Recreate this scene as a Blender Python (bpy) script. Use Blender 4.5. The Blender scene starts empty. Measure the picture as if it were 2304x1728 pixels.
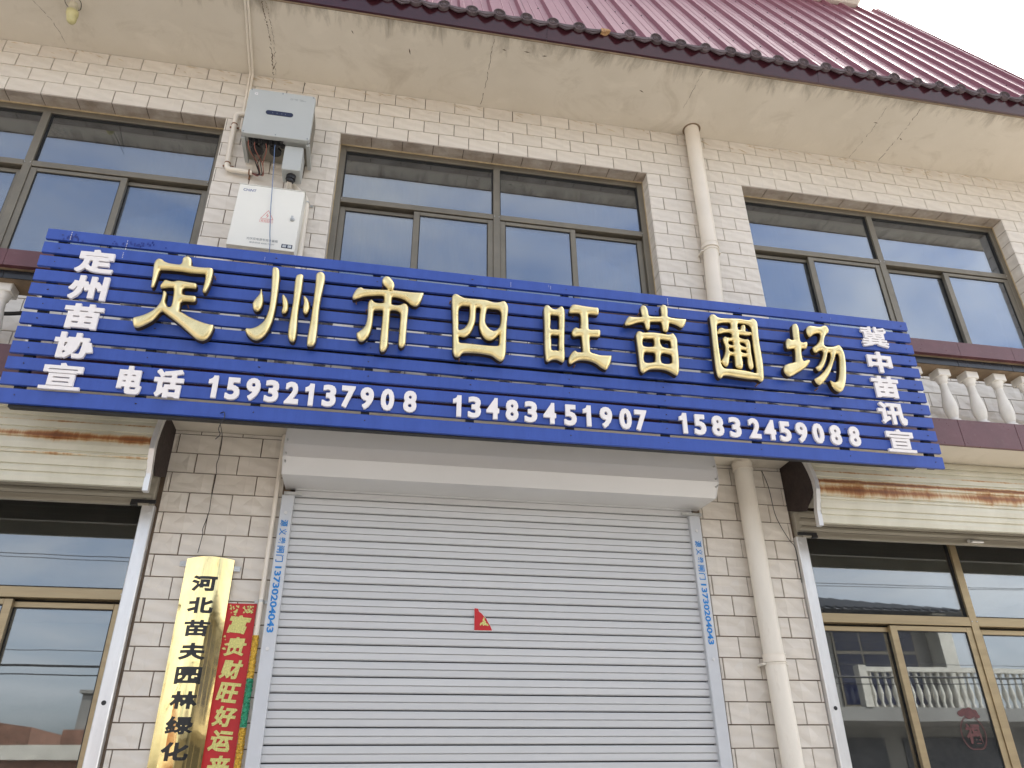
import bpy, bmesh, math, random
import numpy as np
from mathutils import Vector, Matrix, noise
random.seed(7)
S = bpy.context.scene
COL = S.collection
PI = math.pi

# ------------------------------------------------------------------ camera
F_PX = 1724.1122
right = Vector((.98249984, -.18584437, -.01248773))
down = Vector((.07815674, .47218828, -.87802606))
fwd = right.cross(down).normalized()
down = fwd.cross(right).normalized()
cam = bpy.data.cameras.new('camera')
cam.sensor_width = 36.0
cam.lens = F_PX / 2304 * 36.0
cam.clip_start = .05
cam.clip_end = 900
camo = bpy.data.objects.new('camera', cam)
COL.objects.link(camo)
CAM = Vector((0, -3.8, 1.6))
mw = Matrix((right, -down, -fwd)).transposed().to_4x4()
mw.translation = CAM
camo.matrix_world = mw
S.camera = camo

def project(p):
    d = Vector(p) - CAM
    z = d.dot(fwd)
    if z < .05: return None
    return (1152 + F_PX * d.dot(right) / z, 864 + F_PX * d.dot(down) / z)

# ------------------------------------------------------------------ light and exposure
SUN_DIR = Vector((.519, .339, .7845)).normalized()
EL = math.asin(SUN_DIR.z)
AZ = math.atan2(SUN_DIR.x, SUN_DIR.y)
W = bpy.data.worlds.new('World'); S.world = W; W.use_nodes = True
nt = W.node_tree; nt.nodes.clear()
out = nt.nodes.new('ShaderNodeOutputWorld'); bg = nt.nodes.new('ShaderNodeBackground')
sky = nt.nodes.new('ShaderNodeTexSky'); sky.sky_type = 'NISHITA'; sky.sun_disc = False
sky.sun_elevation = EL; sky.sun_rotation = AZ; sky.air_density = 1.0; sky.dust_density = 4.5; sky.ozone_density = 1.2
tc = nt.nodes.new('ShaderNodeTexCoord'); mp = nt.nodes.new('ShaderNodeMapping'); mp.inputs['Scale'].default_value = (1.6, 1.6, 4.2)
nz = nt.nodes.new('ShaderNodeTexNoise'); nz.inputs['Scale'].default_value = 1.5; nz.inputs['Detail'].default_value = 7; nz.inputs['Roughness'].default_value = .55; nz.inputs['Distortion'].default_value = .5
cr = nt.nodes.new('ShaderNodeValToRGB'); cr.color_ramp.elements[0].position = .33; cr.color_ramp.elements[0].color = (0, 0, 0, 1); cr.color_ramp.elements[1].position = .62; cr.color_ramp.elements[1].color = (.96, .96, .96, 1)
bw = nt.nodes.new('ShaderNodeRGBToBW'); mul = nt.nodes.new('ShaderNodeMath'); mul.operation = 'MULTIPLY'; mul.inputs[1].default_value = 2.0
mix = nt.nodes.new('ShaderNodeMix'); mix.data_type = 'RGBA'
L = nt.links.new
L(tc.outputs['Generated'], mp.inputs[0]); L(mp.outputs[0], nz.inputs['Vector']); L(nz.outputs[0], cr.inputs[0])
L(sky.outputs[0], bw.inputs[0]); L(bw.outputs[0], mul.inputs[0])
L(cr.outputs[0], mix.inputs[0]); L(sky.outputs[0], mix.inputs[6]); L(mul.outputs[0], mix.inputs[7])
L(mix.outputs[2], bg.inputs[0]); bg.inputs[1].default_value = .12
L(bg.outputs[0], out.inputs[0])
sl = bpy.data.lights.new('sun', 'SUN'); sl.energy = 3.6; sl.angle = math.radians(.5); sl.color = (1, .95, .87)
slo = bpy.data.objects.new('sun', sl); COL.objects.link(slo)
slo.rotation_euler = SUN_DIR.to_track_quat('Z', 'Y').to_euler()
slo.location = SUN_DIR * 60
S.view_settings.view_transform = 'Standard'; S.view_settings.look = 'None'
S.view_settings.gamma = 1; S.view_settings.use_curve_mapping = False
S.view_settings.exposure = 1.68
S.cycles.max_bounces = 8; S.cycles.transparent_max_bounces = 16

# ------------------------------------------------------------------ materials
class NT:
    def __init__(s, name):
        s.m = bpy.data.materials.new(name); s.m.use_nodes = True
        s.t = s.m.node_tree; s.b = s.t.nodes['Principled BSDF']; s.o = s.t.nodes['Material Output']
    def n(s, ty, **kw):
        x = s.t.nodes.new(ty)
        for k, v in kw.items(): setattr(x, k, v)
        return x
    def l(s, a, b): s.t.links.new(a, b)
    def coord(s, scale=(1, 1, 1), kind='Object'):
        t = s.n('ShaderNodeTexCoord'); m = s.n('ShaderNodeMapping'); m.inputs['Scale'].default_value = scale
        s.l(t.outputs[kind], m.inputs[0]); return m.outputs[0]
    def noise(s, vec, scale, detail=4, rough=.55, dist=0):
        x = s.n('ShaderNodeTexNoise'); x.inputs['Scale'].default_value = scale; x.inputs['Detail'].default_value = detail
        x.inputs['Roughness'].default_value = rough; x.inputs['Distortion'].default_value = dist
        s.l(vec, x.inputs['Vector']); return x.outputs[0]
    def ramp(s, f, a, b, ca=0, cb=1):
        x = s.n('ShaderNodeMapRange'); x.inputs[1].default_value = a; x.inputs[2].default_value = b
        x.inputs[3].default_value = ca; x.inputs[4].default_value = cb; s.l(f, x.inputs[0]); return x.outputs[0]
    def mix(s, f, a, b):
        x = s.n('ShaderNodeMix', data_type='RGBA')
        for v, i in ((f, 0), (a, 6), (b, 7)):
            if isinstance(v, (int, float)): x.inputs[i].default_value = v
            elif isinstance(v, tuple): x.inputs[i].default_value = (*v[:3], 1)
            else: s.l(v, x.inputs[i])
        return x.outputs[2]
    def math(s, op, a, b=0.0):
        x = s.n('ShaderNodeMath', operation=op)
        for v, i in ((a, 0), (b, 1)):
            if isinstance(v, (int, float)): x.inputs[i].default_value = v
            else: s.l(v, x.inputs[i])
        return x.outputs[0]
    def bump(s, h, strength=.3, dist=.01):
        x = s.n('ShaderNodeBump'); x.inputs['Strength'].default_value = strength; x.inputs['Distance'].default_value = dist
        s.l(h, x.inputs['Height']); s.l(x.outputs[0], s.b.inputs['Normal'])

def sc(c, k): return tuple(min(1, v * k) for v in c)
def basic(name, col, rough=.5, metal=0, var=.12, scale=3, bs=0, bscale=60, rand=0, stretch=(1, 1, 1), dirt=0, dcol=(.12, .09, .06), spec=.5, coat=0):
    N = NT(name); v = N.coord(stretch)
    c = N.mix(N.ramp(N.noise(v, scale, 6, .6), .3, .7), sc(col, 1 - var), sc(col, 1 + var))
    if rand:
        oi = N.n('ShaderNodeObjectInfo')
        c = N.mix(N.ramp(oi.outputs['Random'], 0, 1, 0, 1), c, N.mix(.5, c, sc(col, 1 - rand)))
    if dirt:
        c = N.mix(N.ramp(N.noise(v, scale * 4, 8, .7), .56, .8, 0, dirt), c, dcol)
    N.l(c, N.b.inputs['Base Color'])
    N.l(N.ramp(N.noise(v, scale * 5, 4), .3, .7, max(0, rough - .06), min(1, rough + .08)), N.b.inputs['Roughness'])
    N.b.inputs['Metallic'].default_value = metal
    N.b.inputs['Specular IOR Level'].default_value = spec
    N.b.inputs['Coat Weight'].default_value = coat; N.b.inputs['Coat Roughness'].default_value = .15
    if bs: N.bump(N.noise(v, bscale, 5, .6), bs, .004)
    return N.m

M = {}
def tile_mat(nm='ceramic_tile', k=1.0):
    N = NT(nm); v = N.coord((1, 1, 1)); oi = N.n('ShaderNodeObjectInfo')
    geo = N.n('ShaderNodeNewGeometry')
    w = N.n('ShaderNodeTexWave'); w.inputs['Scale'].default_value = 2.3; w.inputs['Distortion'].default_value = 7; w.inputs['Detail'].default_value = 3; w.inputs['Detail Scale'].default_value = 1.2
    mpn = N.n('ShaderNodeMapping'); mpn.inputs['Rotation'].default_value = (0, .95, 0); N.l(geo.outputs['Position'], mpn.inputs[0]); mpn.inputs['Scale'].default_value = (1, 1, 2.6)
    N.l(mpn.outputs[0], w.inputs[0])
    base = N.mix(N.ramp(w.outputs['Fac'], .2, .9), (.665, .615, .545), (.715, .665, .595))
    base = N.mix(N.ramp(oi.outputs['Random'], 0, 1, 0, .45), base, (.59, .54, .475))
    n = N.noise(geo.outputs['Position'], 30, 8, .75)
    base = N.mix(N.ramp(n, .63, .8, 0, .3), base, (.36, .28, .21))
    n2 = N.noise(geo.outputs['Position'], 210, 3, .6)
    base = N.mix(N.ramp(n2, .74, .8, 0, .5), base, (.2, .15, .11))
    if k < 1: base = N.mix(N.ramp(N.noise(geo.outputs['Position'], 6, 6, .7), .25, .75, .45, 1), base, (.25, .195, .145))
    N.l(base, N.b.inputs['Base Color']); N.b.inputs['Roughness'].default_value = .3
    N.bump(w.outputs['Fac'], .3, .004)
    return N.m
M['tile'] = tile_mat(); M['tile_browner'] = tile_mat('browner_ceramic_tile', .5)  # second one is a browner, blotchy version for the window-head reveals
M['grout'] = basic('cement_grout', (.13, .093, .065), .9, var=.3, scale=12)
M['smear'] = basic('cement_smear', (.58, .49, .36), .85, var=.15, scale=12, bs=.3)

def soffit_mat():
    N = NT('painted_soffit'); geo = N.n('ShaderNodeNewGeometry'); P = geo.outputs['Position']
    sp = N.n('ShaderNodeSeparateXYZ'); N.l(P, sp.inputs[0])
    big = N.noise(P, 1.3, 6, .6)
    base = N.mix(N.ramp(big, .3, .7), (.605, .55, .46), (.695, .64, .55))
    # grime that has soaked in along the outer edge of the slab
    m2 = N.n('ShaderNodeMapping'); m2.inputs['Scale'].default_value = (5.5, 1.4, 1); N.l(P, m2.inputs[0])
    st = N.noise(m2.outputs[0], 1.6, 9, .72, .6)
    edge = N.ramp(sp.outputs[1], -.36, -.58, 0, .36)
    f = N.ramp(N.math('ADD', st, edge), .72, 1.0, 0, .75)
    base = N.mix(f, base, (.16, .13, .095))
    wt = N.noise(P, 2.6, 9, .68, .9)
    base = N.mix(N.ramp(wt, .54, .74, 0, .42), base, (.36, .30, .22))
    base = N.mix(N.ramp(N.noise(P, 3.7, 5, .6, .4), .6, .68, 0, .3), base, (.76, .70, .6))
    sk = N.noise(P, 26, 8, .8)
    base = N.mix(N.ramp(sk, .66, .76, 0, .55), base, (.22, .16, .1))
    sk2 = N.noise(P, 95, 4, .7)
    base = N.mix(N.ramp(sk2, .7, .76, 0, .5), base, (.2, .15, .1))
    N.l(base, N.b.inputs['Base Color']); N.b.inputs['Roughness'].default_value = .9
    N.bump(N.noise(P, 45, 8, .7), .35, .004)
    return N.m
M['soffit'] = soffit_mat()
M['crack'] = basic('crack_line', (.12, .09, .06), .95)
def maroon(name, c):
    return basic(name, c, .33, var=.2, scale=9, bs=.04, dirt=.3, dcol=(.2, .15, .13), rand=.12)
M['maroon'] = maroon('maroon_stone', (.115, .043, .05))
M['fascia'] = basic('fascia_metal', (.045, .013, .019), .16, var=.15, scale=4)
M['blacktile'] = basic('black_tile', (.02, .022, .028), .2, var=.3)
M['mortar'] = basic('raw_mortar', (.21, .15, .095), .92, var=.35, scale=9, bs=.7, bscale=40)
M['eave'] = basic('grey_clay_tile', (.115, .088, .096), .8, var=.4, scale=20, bs=.9, bscale=90, rand=.35)
M['eave_broken'] = basic('broken_clay', (.5, .3, .15), .9, var=.4, scale=20, bs=.9)
M['white_wall'] = basic('white_render', (.72, .68, .6), .8, var=.06)
def roof_mat():
    N = NT('purple_sheet_metal'); geo = N.n('ShaderNodeNewGeometry'); P = geo.outputs['Position']
    m2 = N.n('ShaderNodeMapping'); m2.inputs['Scale'].default_value = (14, 1, .7); N.l(P, m2.inputs[0])
    a = N.noise(m2.outputs[0], 2.2, 7, .65)
    base = N.mix(N.ramp(a, .3, .7), (.185, .060, .085), (.235, .088, .118))
    base = N.mix(N.ramp(N.noise(P, 14, 8, .75), .62, .8, 0, .35), base, (.55, .42, .42))
    N.l(base, N.b.inputs['Base Color']); N.b.inputs['Roughness'].default_value = .55; N.b.inputs['Specular IOR Level'].default_value = .3
    N.bump(N.noise(P, 6, 4), .06, .02)
    return N.m
M['roof'] = roof_mat()

def blue_mat():
    N = NT('blue_painted_slat'); geo = N.n('ShaderNodeNewGeometry'); P = geo.outputs['Position']
    m2 = N.n('ShaderNodeMapping'); m2.inputs['Scale'].default_value = (9, 1, 1.5); N.l(P, m2.inputs[0])
    a = N.noise(m2.outputs[0], 2.5, 8, .7)
    base = N.mix(N.ramp(a, .25, .75), (.018, .054, .29), (.034, .085, .39))
    b = N.noise(P, 60, 6, .8)
    base = N.mix(N.ramp(b, .68, .78, 0, .45), base, (.25, .3, .5))
    sp = N.n('ShaderNodeSeparateXYZ'); N.l(P, sp.inputs[0])
    c = N.noise(m2.outputs[0], 5, 6, .7)
    base = N.mix(N.ramp(c, .6, .74, 0, .5), base, (.012, .03, .25))
    N.l(base, N.b.inputs['Base Color'])
    N.l(N.ramp(a, .3, .7, .36, .5), N.b.inputs['Roughness'])
    N.bump(a, .08, .004)
    return N.m
M['blue'] = blue_mat()
M['blue_deep'] = basic('wet_blue_mark', (.008, .025, .2), .3, var=.2)
M['white_letter'] = basic('white_acrylic', (.80, .76, .75), .35, var=.03, scale=30, dirt=.12)
M['steel_dark'] = basic('dark_steel', (.03, .03, .032), .5, .4, var=.3)
M['rust_steel'] = basic('rusty_bolt', (.25, .13, .07), .7, .4, var=.4, scale=80)
M['zinc'] = basic('zinc_plated', (.5, .5, .48), .4, .8, var=.2, scale=40)
def gold_mat(name, c1, c2, rough, bs, bscale, dark=.5):
    N = NT(name); geo = N.n('ShaderNodeNewGeometry'); P = geo.outputs['Position']
    a = N.noise(P, 14, 6, .6)
    base = N.mix(N.ramp(a, .3, .7), c1, c2)
    b = N.noise(P, 42, 9, .82, 1.2)
    rg = N.n('ShaderNodeValToRGB'); e = rg.color_ramp.elements
    e[0].position = .492; e[0].color = (0, 0, 0, 1); e[1].position = .508; e[1].color = (0, 0, 0, 1)
    k = e.new(.5); k.color = (1, 1, 1, 1); N.l(b, rg.inputs[0])
    msk = N.math('MULTIPLY', rg.outputs[0], N.ramp(N.noise(P, 9, 2), .5, .62, 0, dark))
    base = N.mix(msk, base, (.12, .09, .05))
    N.l(base, N.b.inputs['Base Color']); N.b.inputs['Metallic'].default_value = 1
    N.l(N.ramp(a, .3, .7, rough, rough + .1), N.b.inputs['Roughness'])
    N.bump(N.noise(P, bscale, 4, .55), bs, .01)
    return N.m
M['gold'] = gold_mat('gold_plated_letter', (.74, .60, .29), (.86, .73, .41), .27, .14, 13, .95)
M['gold'].node_tree.nodes['Principled BSDF'].inputs['Metallic'].default_value = .8
M['gold_side'] = basic('tarnished_brass_side', (.07, .045, .02), .5, .6, var=.4, scale=30)
M['brass'] = gold_mat('polished_brass', (.84, .66, .30), (.90, .73, .37), .012, .05, 4, .0)
M['black_paint'] = basic('black_enamel', (.008, .008, .008), .3, var=.1)
M['red_paper'] = basic('red_paper', (.50, .012, .016), .5, var=.12, scale=12, bs=.15, bscale=30)
M['gold_foil'] = basic('gold_glitter_print', (.6, .56, .2), .45, .5, var=.3, scale=180, bs=.3, bscale=300)
M['bronze'] = basic('bronze_aluminium', (.20, .178, .14), .42, .55, var=.12, scale=5, stretch=(1, 1, 1), dirt=.15, dcol=(.3, .26, .2))
M['champagne'] = basic('champagne_aluminium', (.37, .29, .175), .38, .65, var=.12, scale=5, stretch=(.4, 1, 6), dirt=.1)
M['gasket'] = basic('black_gasket', (.012, .012, .012), .6)
M['silicone'] = basic('old_sealant', (.42, .33, .2), .8, var=.2, scale=20)
M['alu'] = basic('brushed_aluminium', (.74, .74, .74), .35, .6, var=.1, scale=6, stretch=(4, 4, .5), dirt=.35, dcol=(.2, .18, .16))
M['shutter'] = basic('grey_shutter_paint', (.575, .582, .59), .42, .1, var=.05, scale=3, stretch=(.6, 1, 8), dirt=.22, dcol=(.38, .35, .31), bs=.06, bscale=12, rand=.09)
M['rail'] = basic('grey_rail_paint', (.55, .565, .59), .4, .2, var=.05, scale=8)
M['housing'] = basic('grey_housing_paint', (.66, .655, .65), .4, .15, var=.05, scale=1.5, bs=.05, bscale=4)
def rust_mat(name, bands):
    N = NT(name); geo = N.n('ShaderNodeNewGeometry'); P = geo.outputs['Position']
    sp = N.n('ShaderNodeSeparateXYZ'); N.l(P, sp.inputs[0])
    m2 = N.n('ShaderNodeMapping'); m2.inputs['Scale'].default_value = (3, 1, 1.3); N.l(P, m2.inputs[0])
    a = N.noise(m2.outputs[0], 2, 6, .6)
    base = N.mix(N.ramp(a, .3, .7), (.56, .535, .43), (.68, .655, .55))
    m3 = N.n('ShaderNodeMapping'); m3.inputs['Scale'].default_value = (26, 1, 3); N.l(P, m3.inputs[0])
    fine = N.noise(m3.outputs[0], 2.2, 8, .75)
    m4 = N.n('ShaderNodeMapping'); m4.inputs['Scale'].default_value = (2.1, .01, .01); N.l(P, m4.inputs[0])
    along = N.noise(m4.outputs[0], 1.6, 5, .65)
    for z, wd, amt in bands:
        d = N.math('SUBTRACT', sp.outputs[2], z)
        # stain hangs in a band around z; ragged by the fine streaks
        ad = N.math('ABSOLUTE', d)
        k = N.ramp(ad, 0, wd, 1, 0)
        s_ = N.math('ADD', N.math('MULTIPLY', k, .62), N.math('MULTIPLY', fine, .45))
        s_ = N.math('ADD', s_, N.math('MULTIPLY', along, .75))
        base = N.mix(N.ramp(s_, 1.02 - amt, 1.22 - amt, 0, .7), base, (.62, .40, .16))
        base = N.mix(N.ramp(s_, 1.13 - amt, 1.3 - amt, 0, .93), base, (.30, .11, .03))
        base = N.mix(N.ramp(s_, 1.28 - amt, 1.44 - amt, 0, .7), base, (.12, .04, .02))
    spk = N.noise(P, 120, 4, .7)
    base = N.mix(N.math('MULTIPLY', N.ramp(spk, .68, .74), N.ramp(N.noise(P, 7, 3), .52, .6)), base, (.28, .1, .03))
    N.l(base, N.b.inputs['Base Color']); N.b.inputs['Roughness'].default_value = .5
    return N.m
M['rusty_l'] = rust_mat('rust_streaked_cream_paint_a', [(3.082, .050, .17), (3.162, .022, 0), (2.995, .02, -.04)])
M['rusty_r'] = rust_mat('rust_streaked_cream_paint_b', [(3.092, .026, .26), (3.045, .075, .13), (3.155, .022, 0)])
M['curtain'] = basic('dull_curtain_slat', (.36, .33, .27), .5, .1, var=.15, scale=3, stretch=(.5, 1, 6), dirt=.3)
M['dark_plate'] = basic('dark_red_plate', (.03, .018, .016), .7, var=.4, scale=12)
M['pvc'] = basic('cream_pvc', (.76, .70, .61), .38, var=.05, scale=5, dirt=.18, dcol=(.45, .36, .25))
M['pvc_dirty'] = basic('stained_pvc', (.745, .695, .61), .45, var=.08, scale=3, dirt=.35, dcol=(.35, .28, .2), stretch=(2, 2, .6))
M['marble'] = basic('cast_marble', (.72, .69, .64), .45, var=.1, scale=12, bs=.25, bscale=30, dirt=.15, dcol=(.3, .25, .2))
M['inverter'] = basic('grey_powder_coat', (.43, .445, .43), .45, .1, var=.03, scale=4)
M['inverter_back'] = basic('cast_grey_metal', (.26, .24, .2), .5, .4, var=.2, scale=12)
M['navy'] = basic('navy_glass_display', (.008, .012, .04), .08, var=.1)
M['meter'] = basic('cream_powder_coat', (.76, .755, .70), .42, var=.025, scale=4)
M['blue_print'] = basic('blue_print', (.03, .06, .25), .5)
M['grey_print'] = basic('grey_print', (.18, .2, .22), .6)
M['red_print'] = basic('red_print', (.6, .07, .08), .6)
M['stencil'] = basic('blue_stencil', (.01, .2, .56), .5, var=.2, scale=60)
M['black_plastic'] = basic('black_plastic', (.015, .015, .017), .45, var=.2)
M['copper_red'] = basic('red_cable', (.3, .1, .07), .5)
M['blue_cable'] = basic('blue_cable', (.1, .17, .33), .5)
M['lamp_glass'] = basic('yellowed_lamp', (.55, .5, .25), .35, var=.08, scale=20)
M['lamp_base'] = basic('lamp_socket', (.6, .55, .42), .5, var=.1, scale=20)
M['tinsel_gold'] = basic('gold_tinsel', (.62, .38, .05), .35, .5, var=.5, scale=150, bs=1, bscale=180)
M['tinsel_green'] = basic('green_tinsel', (.02, .25, .13), .35, .3, var=.6, scale=110, bs=1, bscale=180, dirt=.6, dcol=(.7, .8, .72))
M['room_wall'] = basic('room_plaster', (.52, .5, .47), .9)
M['room_floor'] = basic('room_floor', (.22, .2, .18), .6)
M['curtain_cloth'] = basic('pale_curtain_cloth', (.62, .66, .72), .9, var=.1, scale=6, stretch=(8, 1, 1))
M['trim_strip'] = basic('ceiling_strip', (.75, .74, .7), .6)
M['ground'] = basic('concrete_ground', (.30, .283, .255), .9, var=.2, scale=.6, bs=.4, bscale=20, dirt=.3)
M['asphalt'] = basic('asphalt', (.085, .082, .08), .92, var=.25, scale=1.4, bs=.5, bscale=40)
M['brick_far'] = basic('red_brick_wall', (.2, .105, .07), .9, var=.35, scale=6, bs=.5, bscale=20)
M['far_wall'] = basic('grey_render', (.22, .215, .2), .9, var=.12, scale=1.2)
M['far_roof'] = basic('grey_roof_tiles', (.075, .08, .09), .8, var=.25, scale=8)
M['far_white'] = basic('white_paint', (.5, .48, .42), .6)
M['cable'] = basic('black_overhead_cable', (.015, .015, .015), .6)
M['apple_red'] = basic('red_window_sticker', (.095, .028, .028), .5, var=.3, scale=60)

def glass_mat(name, tint, trans, lo, hi, wav=.02):
    N = NT(name); t = N.t
    gl = N.n('ShaderNodeBsdfGlossy'); gl.inputs['Color'].default_value = (*tint, 1); gl.inputs['Roughness'].default_value = .012
    tr = N.n('ShaderNodeBsdfTransparent'); tr.inputs['Color'].default_value = (*trans, 1)
    lw = N.n('ShaderNodeFresnel'); lw.inputs['IOR'].default_value = 1.5
    f = N.ramp(lw.outputs[0], .04, .6, lo, hi)
    mx = N.n('ShaderNodeMixShader'); N.l(f, mx.inputs[0]); N.l(tr.outputs[0], mx.inputs[1]); N.l(gl.outputs[0], mx.inputs[2])
    geo = N.n('ShaderNodeNewGeometry')
    bp = N.n('ShaderNodeBump'); bp.inputs['Strength'].default_value = wav; bp.inputs['Distance'].default_value = .05
    N.l(N.noise(geo.outputs['Position'], 2.2, 2, .5), bp.inputs['Height']); N.l(bp.outputs[0], gl.inputs['Normal'])
    # a film of dust, thicker low down
    df = N.n('ShaderNodeBsdfDiffuse'); df.inputs['Color'].default_value = (.45, .43, .4, 1)
    m2 = N.n('ShaderNodeMixShader'); N.l(N.ramp(N.noise(geo.outputs['Position'], 9, 8, .7), .35, .8, .015, .07), m2.inputs[0])
    N.l(mx.outputs[0], m2.inputs[1]); N.l(df.outputs[0], m2.inputs[2])
    N.l(m2.outputs[0], N.o.inputs['Surface'])
    return N.m
M['glass_up'] = glass_mat('blue_coated_glass', (.84, .91, 1.0), (.46, .50, .54), .26, .85, .008)
M['glass_low'] = glass_mat('clear_shop_glass', (.9, .95, 1.0), (.50, .52, .52), .20, .8, .004)

# ------------------------------------------------------------------ mesh helpers
class MB:
    """collects shapes for one mesh"""
    def __init__(s): s.v = []; s.f = []; s.mi = []; s.sm = []
    def add(s, vs, fs, mi=0, smooth=False):
        o = len(s.v); s.v += [tuple(p) for p in vs]
        for f in fs: s.f.append([i + o for i in f]); s.mi.append(mi); s.sm.append(smooth)
        return s
    def box(s, x0, x1, y0, y1, z0, z1, mi=0):
        v = [(x0, y0, z0), (x1, y0, z0), (x1, y1, z0), (x0, y1, z0), (x0, y0, z1), (x1, y0, z1), (x1, y1, z1), (x0, y1, z1)]
        return s.add(v, [(0, 3, 2, 1), (4, 5, 6, 7), (0, 1, 5, 4), (1, 2, 6, 5), (2, 3, 7, 6), (3, 0, 4, 7)], mi)
    def bbox(s, x0, x1, y0, y1, z0, z1, b=.002, mi=0):
        """box with chamfered front (-y) edges"""
        v = [(x0, y1, z0), (x1, y1, z0), (x1, y1, z1), (x0, y1, z1), (x0, y0 + b, z0), (x1, y0 + b, z0), (x1, y0 + b, z1), (x0, y0 + b, z1),
             (x0 + b, y0, z0 + b), (x1 - b, y0, z0 + b), (x1 - b, y0, z1 - b), (x0 + b, y0, z1 - b)]
        return s.add(v, [(0, 3, 2, 1), (0, 1, 5, 4), (1, 2, 6, 5), (2, 3, 7, 6), (3, 0, 4, 7), (4, 5, 9, 8), (5, 6, 10, 9), (6, 7, 11, 10), (7, 4, 8, 11), (8, 9, 10, 11)], mi)
    def prism_x(s, prof, x0, x1, mi=0, closed=True, smooth=False):
        """profile [(y,z)] counter-clockwise seen from -x... extruded along x"""
        n = len(prof); v = [(x0, y, z) for y, z in prof] + [(x1, y, z) for y, z in prof]
        f = [(i, (i + 1) % n, (i + 1) % n + n, i + n) for i in range(n if closed else n - 1)]
        s.add(v, f, mi, smooth)
        if closed:
            s.add(v[:n], [tuple(range(n))[::-1]], mi); s.add(v[n:], [tuple(range(n))], mi)
        return s
    def tube(s, pts, r, seg=10, mi=0, caps=True):
        pts = [Vector(p) for p in pts]; n = len(pts); rs = r if isinstance(r, (list, tuple)) else [r] * n
        vs = []; fs = []
        t0 = (pts[1] - pts[0]).normalized(); up = Vector((0, 0, 1)) if abs(t0.z) < .9 else Vector((1, 0, 0))
        a = t0.cross(up).normalized()
        for i, p in enumerate(pts):
            t = ((pts[min(i + 1, n - 1)] - pts[max(i - 1, 0)])).normalized()
            a = (a - t * a.dot(t)).normalized(); b = t.cross(a)
            for k in range(seg):
                q = 2 * PI * k / seg; vs.append(p + (a * math.cos(q) + b * math.sin(q)) * rs[i])
        for i in range(n - 1):
            for k in range(seg): fs.append((i * seg + k, i * seg + (k + 1) % seg, (i + 1) * seg + (k + 1) % seg, (i + 1) * seg + k))
        s.add(vs, fs, mi, True)
        if caps:
            s.add(vs[:seg], [tuple(range(seg))[::-1]], mi); s.add(vs[-seg:], [tuple(range(seg))], mi)
        return s
    def lathe(s, cx, cy, prof, seg=16, mi=0, flute=0):
        vs = []; fs = []; n = len(prof)
        for r, z in prof:
            for k in range(seg):
                q = 2 * PI * k / seg; rr = r
                vs.append((cx + rr * math.cos(q), cy + rr * math.sin(q), z))
        for i in range(n - 1):
            for k in range(seg): fs.append((i * seg + k, i * seg + (k + 1) % seg, (i + 1) * seg + (k + 1) % seg, (i + 1) * seg + k))
        s.add(vs, fs, mi, True)
        s.add(vs[:seg], [tuple(range(seg))[::-1]], mi); s.add(vs[-seg:], [tuple(range(seg))], mi)
        return s
    def mesh(s, name, mats):
        me = bpy.data.meshes.new(name); me.from_pydata(s.v, [], s.f)
        for m in (mats if isinstance(mats, (list, tuple)) else [mats]): me.materials.append(m)
        me.polygons.foreach_set('material_index', s.mi); me.polygons.foreach_set('use_smooth', s.sm)
        me.update(); return me
    def build(s, name, mats, parent=None, loc=None):
        me = s.mesh(name, mats)
        return link(name, me, parent, loc)

def link(name, me, parent=None, loc=None):
    o = bpy.data.objects.new(name, me); COL.objects.link(o)
    if parent is not None: o.parent = parent
    if loc is not None: o.location = loc
    return o
def tag(o, label=None, cat=None, group=None, kind=None):
    if label: o['label'] = label
    if cat: o['category'] = cat
    if group: o['group'] = group
    if kind: o['kind'] = kind
    return o
def empty(name, parent=None, loc=(0, 0, 0)):
    o = bpy.data.objects.new(name, None); COL.objects.link(o); o.empty_display_size = .1
    if parent is not None: o.parent = parent
    o.location = loc
    return o
def fillet(pts, r=.03, n=5):
    """round the corners of a pipe run"""
    P = [Vector(p) for p in pts]; o = [P[0]]
    for i in range(1, len(P) - 1):
        a = (P[i - 1] - P[i]); b = (P[i + 1] - P[i]); q = min(r, a.length * .45, b.length * .45)
        A = P[i] + a.normalized() * q; B = P[i] + b.normalized() * q
        for k in range(n + 1):
            t = k / n; o.append(A * (1 - t) ** 2 + P[i] * 2 * t * (1 - t) + B * t * t)
    o.append(P[-1]); return o
def spline(pts, n=6):
    P = [Vector(p) for p in pts]; P = [P[0] * 2 - P[1]] + P + [P[-1] * 2 - P[-2]]; o = []
    for i in range(1, len(P) - 2):
        for k in range(n):
            t = k / n
            o.append(.5 * ((2 * P[i]) + (P[i + 1] - P[i - 1]) * t + (2 * P[i - 1] - 5 * P[i] + 4 * P[i + 1] - P[i + 2]) * t * t + (3 * P[i] - P[i - 1] - 3 * P[i + 1] + P[i + 2]) * t ** 3))
    o.append(P[-2]); return o

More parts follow.
